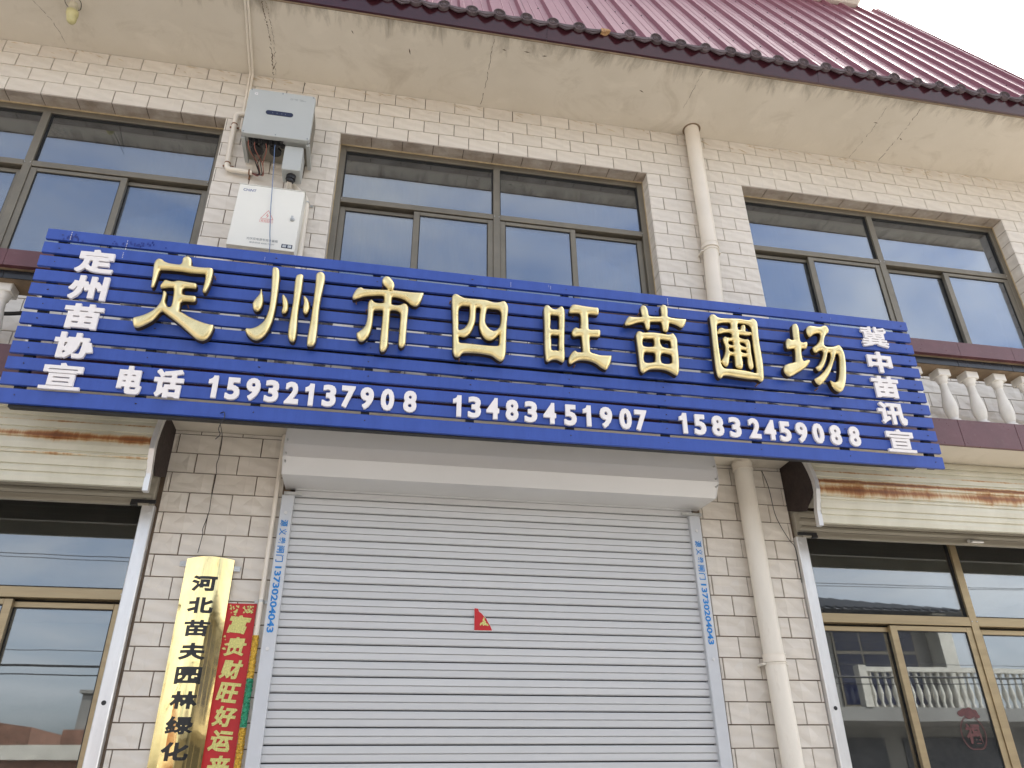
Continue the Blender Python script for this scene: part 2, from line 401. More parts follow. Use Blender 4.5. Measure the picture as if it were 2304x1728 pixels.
# letters: outline segments -> swollen or flat solid on a fine grid
def closed_curve(pts, n=4):
    P = np.array(pts, float); N_ = len(P); o = []
    for i in range(N_):
        p0, p1, p2, p3 = P[i - 1], P[i], P[(i + 1) % N_], P[(i + 2) % N_]
        for k in range(n):
            t = k / n
            o.append(.5 * ((2 * p1) + (p2 - p0) * t + (2 * p0 - 5 * p1 + 4 * p2 - p3) * t * t + (3 * p1 - p0 - 3 * p2 + p3) * t ** 3))
    return np.array(o)
def segs_of(contours):
    a = np.concatenate([c for c in contours]); b = np.concatenate([np.roll(c, -1, 0) for c in contours]); return a, b
def solid(a, b, h, dilate=0., depth=.01, hgt=0., R=.02, cx=0, cy=0, power=.5):
    """grid solid for the region inside segments a->b, grown by dilate; returns verts (u,v,height), faces, mat index, smooth"""
    lo = np.minimum(a.min(0), b.min(0)) - dilate - 2 * h; hi = np.maximum(a.max(0), b.max(0)) + dilate + 2 * h
    nx = int((hi[0] - lo[0]) / h) + 2; ny = int((hi[1] - lo[1]) / h) + 2
    gx = lo[0] + np.arange(nx) * h; gy = lo[1] + np.arange(ny) * h
    X, Y = np.meshgrid(gx, gy, indexing='ij'); P = np.stack([X.ravel(), Y.ravel()], 1)
    endp = np.zeros(len(P), bool); best = np.full(len(P), 1e9); near = np.zeros_like(P); cross = np.zeros(len(P), int)
    d = b - a; dd = (d ** 2).sum(1) + 1e-12
    for i in range(len(a)):
        t = np.clip(((P - a[i]) @ d[i]) / dd[i], 0, 1); q = a[i] + t[:, None] * d[i]
        e = ((P - q) ** 2).sum(1); m = e < best - 1e-14; best[m] = e[m]; near[m] = q[m]; endp[m] = ((t <= 0) | (t >= 1))[m]
        y0, y1 = a[i][1], b[i][1]
        if y0 != y1:
            c = ((P[:, 1] >= min(y0, y1)) & (P[:, 1] < max(y0, y1)))
            xi = a[i][0] + (P[:, 1] - y0) / (y1 - y0) * d[i][0]
            cross += (c & (xi > P[:, 0])).astype(int)
    dist = np.sqrt(best); ins = cross % 2 == 1
    sd = np.where(ins, dist, -dist) + dilate            # > 0 inside
    if dilate > 0:
        linf = np.abs(P - near).max(1); cm = endp & ~ins; sd = np.where(cm, dilate - linf, sd)
    inside = (sd > 0).reshape(nx, ny)
    cell = inside[:-1, :-1] | inside[1:, :-1] | inside[:-1, 1:] | inside[1:, 1:]
    # push outside corners onto the outline
    g = (P - near); gl = np.linalg.norm(g, axis=1) + 1e-9; dirn = g / gl[:, None]
    dirn = np.where(ins[:, None], -dirn, dirn)          # points outward
    Q = P.copy(); o_ = sd <= 0
    Q[o_] = P[o_] + dirn[o_] * sd[o_][:, None]
    if dilate > 0:
        c2 = o_ & cm; Q[c2] = near[c2] + np.clip(P[c2] - near[c2], -dilate, dilate)
    s0 = np.maximum(sd, 0)
    H = hgt * (1 - (1 - np.minimum(s0 / R, 1)) ** 2) ** power if hgt else np.zeros(len(P))
    idx = -np.ones(len(P), int); vs = []; fs = []
    I, J = np.nonzero(cell)
    for i, j in zip(I, J):
        q = [i * ny + j, (i + 1) * ny + j, (i + 1) * ny + j + 1, i * ny + j + 1]
        for k in q:
            if idx[k] < 0: idx[k] = len(vs); vs.append((Q[k, 0] - cx, Q[k, 1] - cy, H[k]))
        fs.append([idx[k] for k in q])
    nf = len(fs); ed = {}
    for f in fs:
        for k in range(4):
            e = (f[k], f[(k + 1) % 4])
            if (e[1], e[0]) in ed: del ed[(e[1], e[0])]
            else: ed[e] = 1
    bv = {}
    for e in ed:
        for k in e:
            if k not in bv:
                bv[k] = len(vs); vs.append((vs[k][0], vs[k][1], vs[k][2])); vs.append((vs[k][0], vs[k][1], -depth))
    side = [[bv[e[0]], bv[e[0]] + 1, bv[e[1]] + 1, bv[e[1]]] for e in ed]
    return vs, fs, side
_fonts = {}
def text_segs(ch, shear=0):
    """outline edges of a glyph of the built-in face, one em high"""
    if (ch, shear) in _fonts: return _fonts[(ch, shear)]
    if ch == '1':      # plain bold one with a flag
        P = np.array([(.22, 0), (.36, 0), (.36, 1), (.24, 1), (.16, .88), (0, .80), (0, .70), (.22, .76)]) * .7
        r = (P, np.roll(P, -1, 0)); _fonts[(ch, shear)] = r; return r
    c = bpy.data.curves.new('t', 'FONT'); c.body = ch; c.size = 1; c.resolution_u = 4
    o = bpy.data.objects.new('t', c); COL.objects.link(o)
    dg = bpy.context.evaluated_depsgraph_get(); dg.update()
    m = bpy.data.meshes.new_from_object(o.evaluated_get(dg))
    bm = bmesh.new(); bm.from_mesh(m); bmesh.ops.remove_doubles(bm, verts=bm.verts, dist=1e-5)
    A = []; B = []
    for e in bm.edges:
        if len(e.link_faces) == 1:
            p, q = e.verts[0].co, e.verts[1].co
            A.append((p.x + shear * p.y, p.y)); B.append((q.x + shear * q.y, q.y))
    bm.free(); bpy.data.meshes.remove(m); bpy.data.objects.remove(o); bpy.data.curves.remove(c)
    r = (np.array(A), np.array(B)); _fonts[(ch, shear)] = r; return r
def letter_mesh(name, ch, w, hgt_, bold, depth, mats, h=.0022, shear=0):
    a, b = text_segs(ch, shear)
    lo = np.minimum(a.min(0), b.min(0)); hi = np.maximum(a.max(0), b.max(0)); c = (lo + hi) / 2
    k = np.array([(w - 2 * bold) / max(hi[0] - lo[0], 1e-6), (hgt_ - 2 * bold) / max(hi[1] - lo[1], 1e-6)])
    if ch == '一': k[1] = k[0]
    vs, fs, side = solid((a - c) * k, (b - c) * k, h, bold, depth)
    mb = MB(); v3 = [(x, -z, y) for x, y, z in vs]           # lies in the x-z plane facing -y
    mb.add(v3, fs); mb.f += side; mb.mi += [0] * len(side); mb.sm += [False] * len(side)
    return mb.mesh(name, mats)
_lm = {}
def letter(name, ch, w, hh, bold, depth, mats, parent, loc, h=.0022, shear=0, rot=None):
    k = (name, ch, round(w, 3), round(hh, 3), bold, shear)
    if k not in _lm: _lm[k] = letter_mesh(name, ch, w, hh, bold, depth, mats, h, shear)
    o = link(name, _lm[k], parent, loc)
    if rot: o.rotation_euler = rot
    return o
def print_line(name, s, x0, x1, z0, z1, y, mat, parent, rot90=False, shear=0, bold=.0, order='x'):
    """flat lettering as one object, fitted into the box, 1 mm proud of what carries it"""
    c = bpy.data.curves.new('t', 'FONT'); c.body = s; c.size = 1; c.resolution_u = 3; c.offset = bold; c.shear = shear
    o = bpy.data.objects.new('t', c); COL.objects.link(o)
    dg = bpy.context.evaluated_depsgraph_get(); dg.update()
    m = bpy.data.meshes.new_from_object(o.evaluated_get(dg)); bpy.data.objects.remove(o); bpy.data.curves.remove(c)
    v = np.empty(len(m.vertices) * 3); m.vertices.foreach_get('co', v); v = v.reshape(-1, 3)
    if rot90: v = np.stack([v[:, 1], -v[:, 0], v[:, 2]], 1)      # reads downwards
    lo = v.min(0); hi = v.max(0)
    o3 = np.zeros_like(v); o3[:, 0] = x0 + (v[:, 0] - lo[0]) / (hi[0] - lo[0]) * (x1 - x0); o3[:, 2] = z0 + (v[:, 1] - lo[1]) / (hi[1] - lo[1]) * (z1 - z0); o3[:, 1] = y
    m.vertices.foreach_set('co', o3.ravel()); m.materials.clear(); m.materials.append(mat); m.name = name; m.update()
    for p in m.polygons: p.material_index = 0
    return link(name, m, parent)

# =================================================================== SETTING
g = MB(); g.add([(-60, -11.2, 0), (60, -11.2, 0), (60, 12, 0), (-60, 12, 0)], [(0, 1, 2, 3)])
tag(g.build('pavement', M['ground']), kind='structure')
g = MB(); g.add([(-300, -300, -.02), (300, -300, -.02), (300, 300, -.02), (-300, 300, -.02)], [(0, 1, 2, 3)])
tag(g.build('ground', M['ground']), kind='structure')
g = MB(); g.add([(-60, -9.6, .006), (60, -9.6, .006), (60, -5.4, .006), (-60, -5.4, .006)], [(0, 1, 2, 3)])
tag(g.build('road', M['asphalt']), kind='structure')

# =================================================================== THE HOUSE
house = tag(empty('shop_house', loc=(0, 0, 0)), 'two storey shop house faced in pale ceramic tile with a purple sheet roof', 'building')
X0, X1 = -4.6, 6.2
SOF = 5.936; SLAB_B, SLAB_T = 3.289, 3.445
UP = [(-3.25, -1.108), (-.391, 1.745), (2.459, 4.622)]
LOW = [(-3.4, -1.06, 2.98), (-.40, 1.757, 3.05), (2.39, 4.72, 2.98)]
UZ0, UZ1 = 4.18, 5.505
w = MB(); Y0, Y1 = .006, .26
xs = [X0] + [v for a in UP for v in a] + [X1]
for i in range(0, len(xs), 2): w.box(xs[i], xs[i + 1], Y0, Y1, UZ0, UZ1)
w.box(X0, X1, Y0, Y1, UZ1, SOF)
w.box(X0, X1, Y0, Y1, 3.3, UZ0)
xs = [X0] + [v for a in LOW for v in a[:2]] + [X1]
for i in range(0, len(xs), 2): w.box(xs[i], xs[i + 1], Y0, Y1, 0, 3.3)
for a in LOW: w.box(a[0], a[1], Y0, Y1, a[2], 3.3)
w.box(X0, X0 + .25, Y1, 8, 0, SOF); w.box(X1 - .25, X1, Y1, 8, 0, SOF); w.box(X0, X1, 8, 8.25, 0, SOF)
w.build('wall', M['grout'], house)
# rooms behind the windows
r = MB()
r.box(X0 + .25, X1 - .25, Y1 + .002, 8, 3.15, 3.28)
r.box(X0 + .25, X1 - .25, 4.4, 4.5, 3.28, 5.8)
r.box(X0 + .25, X1 - .25, 4.4, 4.5, .05, 3.15)
for x in (-.75, 2.1):
    r.box(x - .06, x + .06, Y1 + .002, 4.398, 3.282, 5.78); r.box(x - .06, x + .06, Y1 + .002, 4.398, .052, 3.148)
r.build('room_wall', M['room_wall'], house)
r = MB(); r.box(X0 + .25, X1 - .25, Y1 + .002, 8, 5.78, 5.93); r.build('ceiling', M['room_wall'], house)
r = MB(); r.box(X0 + .25, X1 - .25, Y1 + .002, 8, .012, .05); r.build('room_floor', M['room_floor'], house)
c = MB()
for k in range(3):
    for (a, b) in UP: c.box(a - .1, b + .1, .9 + k * 1.0, .98 + k * 1.0, 5.745, 5.778)
c.build('ceiling_strip', M['trim_strip'], house)
def cloth(xa, xb, z0, z1, y, n=40, amp=.03):
    m = MB(); vs = []; 
    for i in range(n + 1):
        x = xa + (xb - xa) * i / n; yy = y + amp * math.sin(i * 1.35) + amp * .4 * math.sin(i * .53 + 1)
        vs += [(x, yy, z0), (x, yy, z1)]
    m.add(vs, [(2 * i, 2 * i + 2, 2 * i + 3, 2 * i + 1) for i in range(n)], 0, True)
    return m.build('curtain', M['curtain_cloth'], house)
cloth(-.34, .12, 4.24, 5.45, .30, 40, .022); cloth(.16, .60, 4.24, 5.45, .34, 30, .02); cloth(1.30, 1.72, 4.24, 5.45, .30, 40, .022); cloth(2.5, 2.92, 4.24, 5.45, .32, 40, .02); cloth(4.15, 4.6, 4.24, 5.45, .32, 40, .02); cloth(-1.62, -1.15, 4.24, 5.45, .32, 40, .02); cloth(-3.2, -2.75, 4.24, 5.45, .32, 40, .02)

# ---- tiles
def tile_mesh(wd, ht, seed):
    """glazed tile: pressed facets a millimetre or two deep, rounded arris; front faces -y"""
    rnd = random.Random(seed); b = .0018; nx = 4 if wd > .12 else 2; nz = 2 if ht > .06 else 1
    m = MB(); vs = [(0, .008, 0), (wd, .008, 0), (wd, .008, ht), (0, .008, ht)]
    grid = []
    for j in range(nz + 1):
        for i in range(nx + 1):
            x = b + (wd - 2 * b) * i / nx; z = b + (ht - 2 * b) * j / nz
            inner = 0 < i < nx and (0 < j < nz)
            y = (rnd.choice((-1, 1)) * rnd.uniform(.0018, .0042)) if inner else rnd.uniform(-.0003, .0003)
            grid.append(len(vs)); vs.append((x, y, z))
    f = []
    for j in range(nz):
        for i in range(nx):
            a_ = grid[j * (nx + 1) + i]; b_ = grid[j * (nx + 1) + i + 1]; c_ = grid[(j + 1) * (nx + 1) + i + 1]; d_ = grid[(j + 1) * (nx + 1) + i]
            if (i + j + seed) % 2: f += [(a_, b_, c_), (a_, c_, d_)]
            else: f += [(a_, b_, d_), (b_, c_, d_)]
    bot = [grid[i] for i in range(nx + 1)]; top = [grid[nz * (nx + 1) + i] for i in range(nx + 1)]
    lf = [grid[j * (nx + 1)] for j in range(nz + 1)]; rt = [grid[j * (nx + 1) + nx] for j in range(nz + 1)]
    f += [[0, 1] + bot[::-1], [2, 3] + top, [3, 0] + lf, [1, 2] + rt[::-1]]
    m.add(vs, f); return m
_tm = {}
TILES = []      # (priority, width, height, seed, location, rotation matrix rows)
JT = .0029
def add_tile(x, z, wd, ht, prio_pt, loc=None, rot=None, mt='tile'):
    if wd < .012 or ht < .012: return
    loc = loc or (x, 0, z)
    TILES.append([round(wd, 3), round(ht, 3), random.randrange(3), loc, rot, prio_pt, mt])
def tile_rect(x0, x1, z0, z1, row_z, pitch, phase):
    """courses of tiles over a rectangle; row_z gives course tops downwards, phase(k) a joint of course k"""
    for k, (zt, zb) in enumerate(row_z):
        t, b = min(zt, z1), max(zb, z0)
        if t - b < .015: continue
        p = phase(k); j = p + pitch * math.floor((x0 - p) / pitch)
        while j < x1 - 1e-4:
            a, c_ = max(j, x0), min(j + pitch, x1)
            if c_ - a > .014: add_tile(a + JT / 2, b + JT / 2, c_ - a - JT, t - b - JT, ((a + c_) / 2, 0, (t + b) / 2))
            j += pitch
UR = [(SOF - .1078 * k, SOF - .1078 * (k + 1)) for k in range(19)]
P_ = .2065
tile_rect(X0, X1, UZ1, SOF, UR[:4], P_, lambda k: (-.049 if k % 2 == 0 else -.049 + P_ / 2))
tile_rect(X0, UP[0][0], UZ0, UZ1, UR[4:], P_, lambda k: (UP[0][0] if k % 2 else UP[0][0] + P_ / 2))
tile_rect(UP[0][1], UP[1][0], UZ0, UZ1, UR[4:], P_, lambda k: (-.484 if k % 2 == 0 else -.996))
tile_rect(UP[1][1], UP[2][0], UZ0, UZ1, UR[4:], P_, lambda k: (2.252 if k % 2 == 0 else 2.354))
tile_rect(UP[2][1], X1, UZ0, UZ1, UR[4:], P_, lambda k: (UP[2][1] if k % 2 else UP[2][1] + P_ / 2))
BR = [(4.199 - .1027 * k, 4.199 - .1027 * (k + 1)) for k in range(8)]
tile_rect(X0, X1, SLAB_T, UZ0, BR, .2035, lambda k: (3.692 if k % 2 == 1 else 3.692 + .1017))
LR = [(1.8117 + .1041 * k, 1.8117 + .1041 * (k - 1)) for k in range(15, -17, -1)]
tile_rect(-1.008, -.438, 0.05, SLAB_B, LR, .2035, lambda k: (-.981 if k % 2 else -.880))
tile_rect(1.792, 2.334, 0.05, SLAB_B, LR, .2020, lambda k: (1.811 if k % 2 else 1.912))
tile_rect(X0, -3.42, 0.05, SLAB_B, LR, .2035, lambda k: 0.0)
tile_rect(4.75, X1, 0.05, SLAB_B, LR, .2035, lambda k: 0.0)
# reveals of the upper windows: head (faces down) and jambs
def reveal(a, b):
    x = a
    while x < b - .01:
        c_ = min(x + P_, b)
        # tile's own x,z -> world x,y ; its -y face looks down
        R = Matrix(((1, 0, 0), (0, 0, 1), (0, 1, 0)))
        add_tile(0, 0, c_ - x - JT, .098 - JT, ((x + c_) / 2, .05, UZ1), (x + JT / 2, .001, UZ1 - .004), R, 'tile_browner')
        x = c_
    for zt, zb in UR[4:]:
        z0 = max(zb, UZ0 + .0)
        if zt - z0 < .02: continue
        R = Matrix(((0, 1, 0), (1, 0, 0), (0, 0, 1)))
        Lj = Matrix(((0, -1, 0), (1, 0, 0), (0, 0, 1)))
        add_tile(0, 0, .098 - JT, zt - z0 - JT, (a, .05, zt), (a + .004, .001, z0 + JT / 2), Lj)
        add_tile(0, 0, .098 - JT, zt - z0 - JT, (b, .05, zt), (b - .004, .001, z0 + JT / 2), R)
for a, b in UP: reveal(a, b)
def prio(t):
    q = project(t[5])
    if q is None or not (-60 < q[0] < 2364 and -40 < q[1] < 1768): return 1e6
    x, y, z = t[5]
    d = (Vector(t[5]) - CAM).length
    area = t[0] * t[1] / d ** 2
    hid = (3.25 < z < 4.4 and -1.6 < x < 2.95) or (3.2 < z < 3.46) or z < 1.7
    if -.95 < x < -.53 and 4.4 < z < 5.75 and y == 0: hid = True
    if -.84 < x < -.49 and z < 2.4: hid = True
    return (500 if hid else 0) - area * 100
TILES.sort(key=prio)
rest = MB()
for i, (wd, ht, sd, loc, R, pp, mt) in enumerate(TILES):
    k = (wd, ht, sd, mt)
    mbx = _tm.get(k)
    if mbx is None: mbx = _tm[k] = [tile_mesh(wd, ht, sd), None]
    if i < 300:
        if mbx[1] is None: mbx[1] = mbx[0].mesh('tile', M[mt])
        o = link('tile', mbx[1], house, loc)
        if R is not None: o.rotation_euler = R.to_euler() if R.determinant() > 0 else (0, 0, 0)
        if R is not None and R.determinant() < 0:
            o.matrix_local = Matrix.Translation(loc) @ R.to_4x4()
        else:
            j = Vector((random.uniform(-.0006, .0006), random.uniform(-.0008, .0004), random.uniform(-.0006, .0006))); o.location = Vector(loc) + j
    else:
        vs = [((R @ Vector(v)) if R is not None else Vector(v)) + Vector(loc) for v in mbx[0].v]
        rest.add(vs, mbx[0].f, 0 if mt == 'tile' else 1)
rb = rest.build('tiles', [M['tile'], M['tile_browner']], house); rb['kind'] = 'stuff'
# cement smeared over the top course
sm = MB(); rnd = random.Random(3)
for k in range(170):
    x = rnd.uniform(-2.9, 5.0); z = SOF - abs(rnd.gauss(0, .035)); L_ = rnd.uniform(.015, .09); t = rnd.uniform(.0015, .005)
    a = rnd.uniform(-.5, .1); dx, dz = L_ * math.cos(a), L_ * math.sin(a)
    if z + dz > SOF - .002 or z + dz < 5.72: continue
    sm.add([(x, -.001, z), (x + dx * .5, -.0015, z - t + dz * .5), (x + dx, -.001, z + dz), (x + dx * .5, -.0035, z + t + dz * .5)], [(0, 1, 3), (1, 2, 3), (0, 3, 2, 1)])
for z in (SOF - .1078, SOF - .2156):
    for k in range(70):
        x = rnd.uniform(-2.9, 5.0); L_ = rnd.uniform(.01, .05)
        sm.box(x, x + L_, -.0006, .004, z - .002, z + .0015)
o = sm.build('cement_smear', M['smear'], house); o['kind'] = 'stuff'

# ---- eave slab, fascia and roof
e = MB(); e.box(X0 - .3, X1 + .4, -.585, 8.3, SOF, SOF + .03)
e.build('soffit', M['soffit'], house)
e = MB(); e.box(X0 - .3, X1 + .4, -.578, 8.3, SOF + .03, SOF + .15); e.build('eave_slab', M['soffit'], house)
cr_ = MB()
def crack(pts, w_, sd):
    rr = random.Random(sd); P = spline([(x, y, 0) for x, y in pts], 14); n = len(P)
    for i, p in enumerate(P): p.x += rr.gauss(0, .003)
    for i in range(n - 1):
        if rr.random() < .12: continue
        a, b = P[i], P[i + 1]; ww = w_ * rr.uniform(.3, 1.3)
        cr_.add([(a.x - ww, a.y, SOF - .0006), (a.x + ww, a.y, SOF - .0006), (b.x + ww * .8, b.y, SOF - .0006), (b.x - ww * .8, b.y, SOF - .0006)], [(0, 3, 2, 1)])
crack([(.55, -.56), (.553, -.3), (.545, -.02)], .0018, 1)
crack([(-.90, -.57), (-.885, -.45), (-.87, -.30), (-.868, -.1), (-.874, -.02)], .0035, 2)
crack([(-.872, -.57), (-.86, -.45), (-.85, -.30), (-.855, -.02)], .0016, 5)
crack([(1.985, -.56), (1.975, -.24)], .0013, 3)
crack([(3.41, -.51), (3.43, -.3), (3.424, -.01)], .0014, 4)
crack([(3.665, -.55), (3.672, -.3), (3.666, -.02)], .002, 6)
crack([(-2.33, -.42), (-2.2, -.2), (-2.165, -.02)], .0015, 7)
for (x, y, l_, a) in [(.02, -.37, .05, 1.3), (1.63, -.33, .04, .4), (3.42, -.36, .04, 0), (.63, -.49, .03, .2), (.78, -.5, .05, .1), (.9, -.49, .04, -.2), (-.35, -.45, .03, 1), (3.7, -.25, .03, .5)]:
    dx, dy = l_ * math.cos(a) / 2, l_ * math.sin(a) / 2
    cr_.add([(x - dx, y - dy, SOF - .001), (x + dy * .15, y - .004, SOF - .001), (x + dx, y + dy, SOF - .003), (x - dy * .15, y + .004, SOF - .001)], [(0, 3, 2, 1)])
o = cr_.build('crack', M['crack'], house); o['kind'] = 'stuff'
# small mortar nib under the fascia and the folded maroon fascia
e = MB(); e.box(X0 - .3, X1 + .4, -.592, -.586, SOF - .004, SOF + .03); e.build('edge_bead', M['mortar'], house)
# fascia: an unbroken sheet of panels
x = X0 - .3
while x < X1 + .4:
    x2 = min(x + 1.93, X1 + .4)
    e = MB(); e.prism_x([(-.594, SOF + .008), (-.605, SOF + .012), (-.64, SOF + .135), (-.60, SOF + .135)], x + .001, x2 - .001)
    e.build('fascia_board', M['fascia'], house); x = x2
# eave tiles: round butt discs and pointed drip tiles
DP = .1775; EZ = 6.065
def disc_mesh():
    m = MB(); R_ = .041; seg = 20
    rings = [(R_, .05), (R_, .004), (R_ - .003, 0), (R_ - .008, 0), (R_ - .011, .007), (R_ - .017, .007), (R_ - .02, .0005), (R_ - .026, .006), (.002, 0)]
    vs = []; fs = []
    for rr, yy in rings:
        for k in range(seg):
            q = 2 * PI * k / seg; vs.append((rr * math.cos(q), yy, rr * .80 * math.sin(q)))
    for i in range(len(rings) - 1):
        for k in range(seg): fs.append((i * seg + k, i * seg + (k + 1) % seg, (i + 1) * seg + (k + 1) % seg, (i + 1) * seg + k))
    m.add(vs, fs); m.add(vs[-seg:], [tuple(range(seg))])
    # the half-round cover tile running back under the sheet
    m.tube([(0, .045, .004), (0, .11, .03)], [.034, .034], 12)
    return m.mesh('butt_tile', M['eave'])
def drip_mesh():
    m = MB(); n = 12; vs = []
    for i in range(n + 1):
        t = -1 + 2 * i / n; x_ = t * .062
        lo = -.030 * (1 - abs(t)) ** .85 - .004 - .012 * (1 - t * t); hi = .016 - .014 * (1 - t * t)
        for y, z in ((0, lo), (0, hi), (.012, hi + .004), (.012, lo + .004)): vs.append((x_, y - .006 * (1 - t * t), z))
    fs = []
    for i in range(n):
        a = i * 4; b = a + 4
        for k in range(4): fs.append((a + k, a + (k + 1) % 4, b + (k + 1) % 4, b + k))
    m.add(vs, fs); m.add(vs[:4], [(0, 3, 2, 1)]); m.add(vs[-4:], [(0, 1, 2, 3)])
    # dished body running back
    m.add([(-.062, .0, .01), (.062, .0, .01), (.062, .1, .045), (-.062, .1, .045)], [(0, 1, 2, 3)])
    m.tube([(-.055, -.004, -.008), (-.02, -.008, -.022), (0, -.01, -.03), (.02, -.008, -.022), (.055, -.004, -.008)], .0035, 6)
    return m.mesh('drip_tile', M['eave'])
dm, pm = disc_mesh(), drip_mesh()
rnd = random.Random(11)
k0 = int((X0 - .2 - .036) / DP); n_ = int((X1 + .3 - .036) / DP)
for k in range(k0, n_ + 1):
    x = .036 + k * DP
    q = project((x, -.66, EZ)); vis = q and -30 < q[0] < 2330 and q[1] > -30
    if not vis and not (-3 < x < 5.6): continue
    if k == 7:      # one disc has broken away and shows the mortar
        b_ = MB(); b_.tube([(x, -.652, EZ - .002), (x, -.62, EZ + .006), (x, -.56, EZ + .03)], [.022, .034, .034], 9)
        for a in range(6): b_.box(x - .03 + a * .01, x - .018 + a * .01, -.662 - rnd.random() * .008, -.64, EZ - .03 + rnd.random() * .02, EZ - .005 + rnd.random() * .02)
        o = b_.build('butt_tile', M['eave_broken'], house); o['label'] = 'broken butt tile showing pale mortar'
    else:
        o = link('butt_tile', dm, house, (x + rnd.gauss(0, .003), -.662 + rnd.gauss(0, .003), EZ + rnd.gauss(0, .002)))
        o.rotation_euler = (.16 + rnd.gauss(0, .05), rnd.gauss(0, .25), rnd.gauss(0, .05))
    o = link('drip_tile', pm, house, (x + DP / 2 + rnd.gauss(0, .002), -.655, EZ - .012 + rnd.gauss(0, .0015)))
    o.rotation_euler = (rnd.gauss(0, .04), rnd.gauss(0, .03), rnd.gauss(0, .04))
# sheet metal slope, 66 degrees
SA = math.radians(66); RL = 3.32; RP = .21
sx, sz = math.cos(SA), math.sin(SA)
def roof_pt(x, t, h):   # t up the slope, h proud of it
    return (x, -.615 + t * sx - h * sz, 6.075 + t * sz + h * sx)
def sheet(xa, nr):
    m = MB(); prof = []
    for i in range(nr):
        b = xa + i * RP
        prof += [(b, 0), (b + .052, 0), (b + .056, .0025), (b + .060, 0), (b + .112, 0), (b + .116, .0025), (b + .12, 0), (b + .158, 0), (b + .170, .024), (b + .194, .024), (b + .206, 0)]
    prof.append((xa + nr * RP, 0))
    prof.append((xa + nr * RP + .006, .003)); 
    v = [roof_pt(x, 0, h) for x, h in prof] + [roof_pt(x, RL, h) for x, h in prof]; n = len(prof)
    v += [roof_pt(x, 0, h - .004) for x, h in prof]
    m.add(v, [(i, i + 1, i + 1 + n, i + n) for i in range(n - 1)] + [(i, i + 2 * n, i + 1 + 2 * n, i + 1) for i in range(n - 1)])
    return m.build('roof_panel', M['roof'], house)
nP = 0; x = 4.98
while x > -3.2:
    sheet(x - 4 * RP, 4); x -= 4 * RP; nP += 1
# seams where sheets lap, screws
m = MB(); x = 4.98
for k in range(nP):
    x -= 4 * RP
    a = roof_pt(x + .0005, 0, .0012); b = roof_pt(x + .0005, RL, .0012); m.add([a, (a[0] + .004, a[1], a[2]), (b[0] + .004, b[1], b[2]), b], [(0, 1, 2, 3)])
o = m.build('lap_shadow_gap', M['gasket'], house); o['kind'] = 'stuff'
m = MB(); rr = random.Random(4)
for r_ in range(9):
    for k in range(38):
        xx = 4.98 - (k + .45 + rr.gauss(0, .03)) * RP; tt = .1 + r_ * .37 + rr.gauss(0, .02)
        if rr.random() < .35: continue
        p = roof_pt(xx, tt, 0); q = roof_pt(xx, tt, .006); m.tube([p, q], .005, 6)
o = m.build('roof_screw', M['steel_dark'], house); o['kind'] = 'stuff'
# verge trim at the right-hand end, white parapet above
m = MB(); a = [roof_pt(4.98, 0, -.05), roof_pt(4.98, RL, -.05), roof_pt(4.98, RL, .03), roof_pt(4.98, 0, .03)]; b = [(p[0] + .03, p[1], p[2]) for p in a]
m.add(a + b, [(0, 1, 2, 3), (7, 6, 5, 4), (0, 4, 5, 1), (1, 5, 6, 2), (2, 6, 7, 3), (3, 7, 4, 0)]); m.build('verge_trim', M['roof'], house)
zt = 6.075 + RL * sz; yt = -.615 + RL * sx
m = MB(); m.box(-4.9, 4.96, -.45, 8.2, SOF + .16, zt - .3) if False else m.box(-4.9, 4.9, .95, 8.2, SOF + .16, zt - .05)
m.build('attic_wall', M['white_wall'], house)
m = MB(); pr = [(yt - .06, zt - .04), (yt - .30, zt + .10), (yt - .36, zt + .30), (yt - .30, zt + .55), (yt + .6, zt + .55), (yt + .6, zt - .04)]
m.prism_x(pr, -5.0, 4.72); 
m.tube([(4.72, yt + .1, zt - .04), (4.72, yt - .02, zt + .2), (4.72, yt - .05, zt + .55)], [.02, .16, .22], 14)
m.build('parapet', M['white_wall'], house)

# ---- balcony: slab with stone facing, balusters, rail
m = MB(); m.box(X0, X1, -.462, .006, SLAB_B, SLAB_T - .004); m.build('balcony_slab', M['soffit'], house)
jx = 3.548 - .365 * 24
while jx < X1:
    a, b = max(jx, X0), min(jx + .365, X1)
    if b - a > .05:
        m = MB(); m.bbox(a + .001, b - .001, -.478, -.463, SLAB_B - .006, SLAB_T); m.build('facing_stone', M['maroon'], house)
        # rail facing
        m = MB(); m.prism_x([(-.512, 3.852), (-.512, 3.944), (-.30, 3.944), (-.30, 3.93), (-.485, 3.93), (-.485, 3.852)], a + .135 + .001, b + .135 - .001); m.build('rail_stone', M['maroon'], house)
        m = MB(); m.box(a + .135 + .0015, b + .135 - .0015, -.474, -.468, 3.803, 3.846); m.build('strip_tile', M['blacktile'], house)
    jx += .365
m = MB(); m.box(X0, X1, -.484, -.32, 3.848, 3.929); m.box(X0, X1, -.467, -.335, 3.800, 3.848); m.build('rail_core', M['mortar'], house)
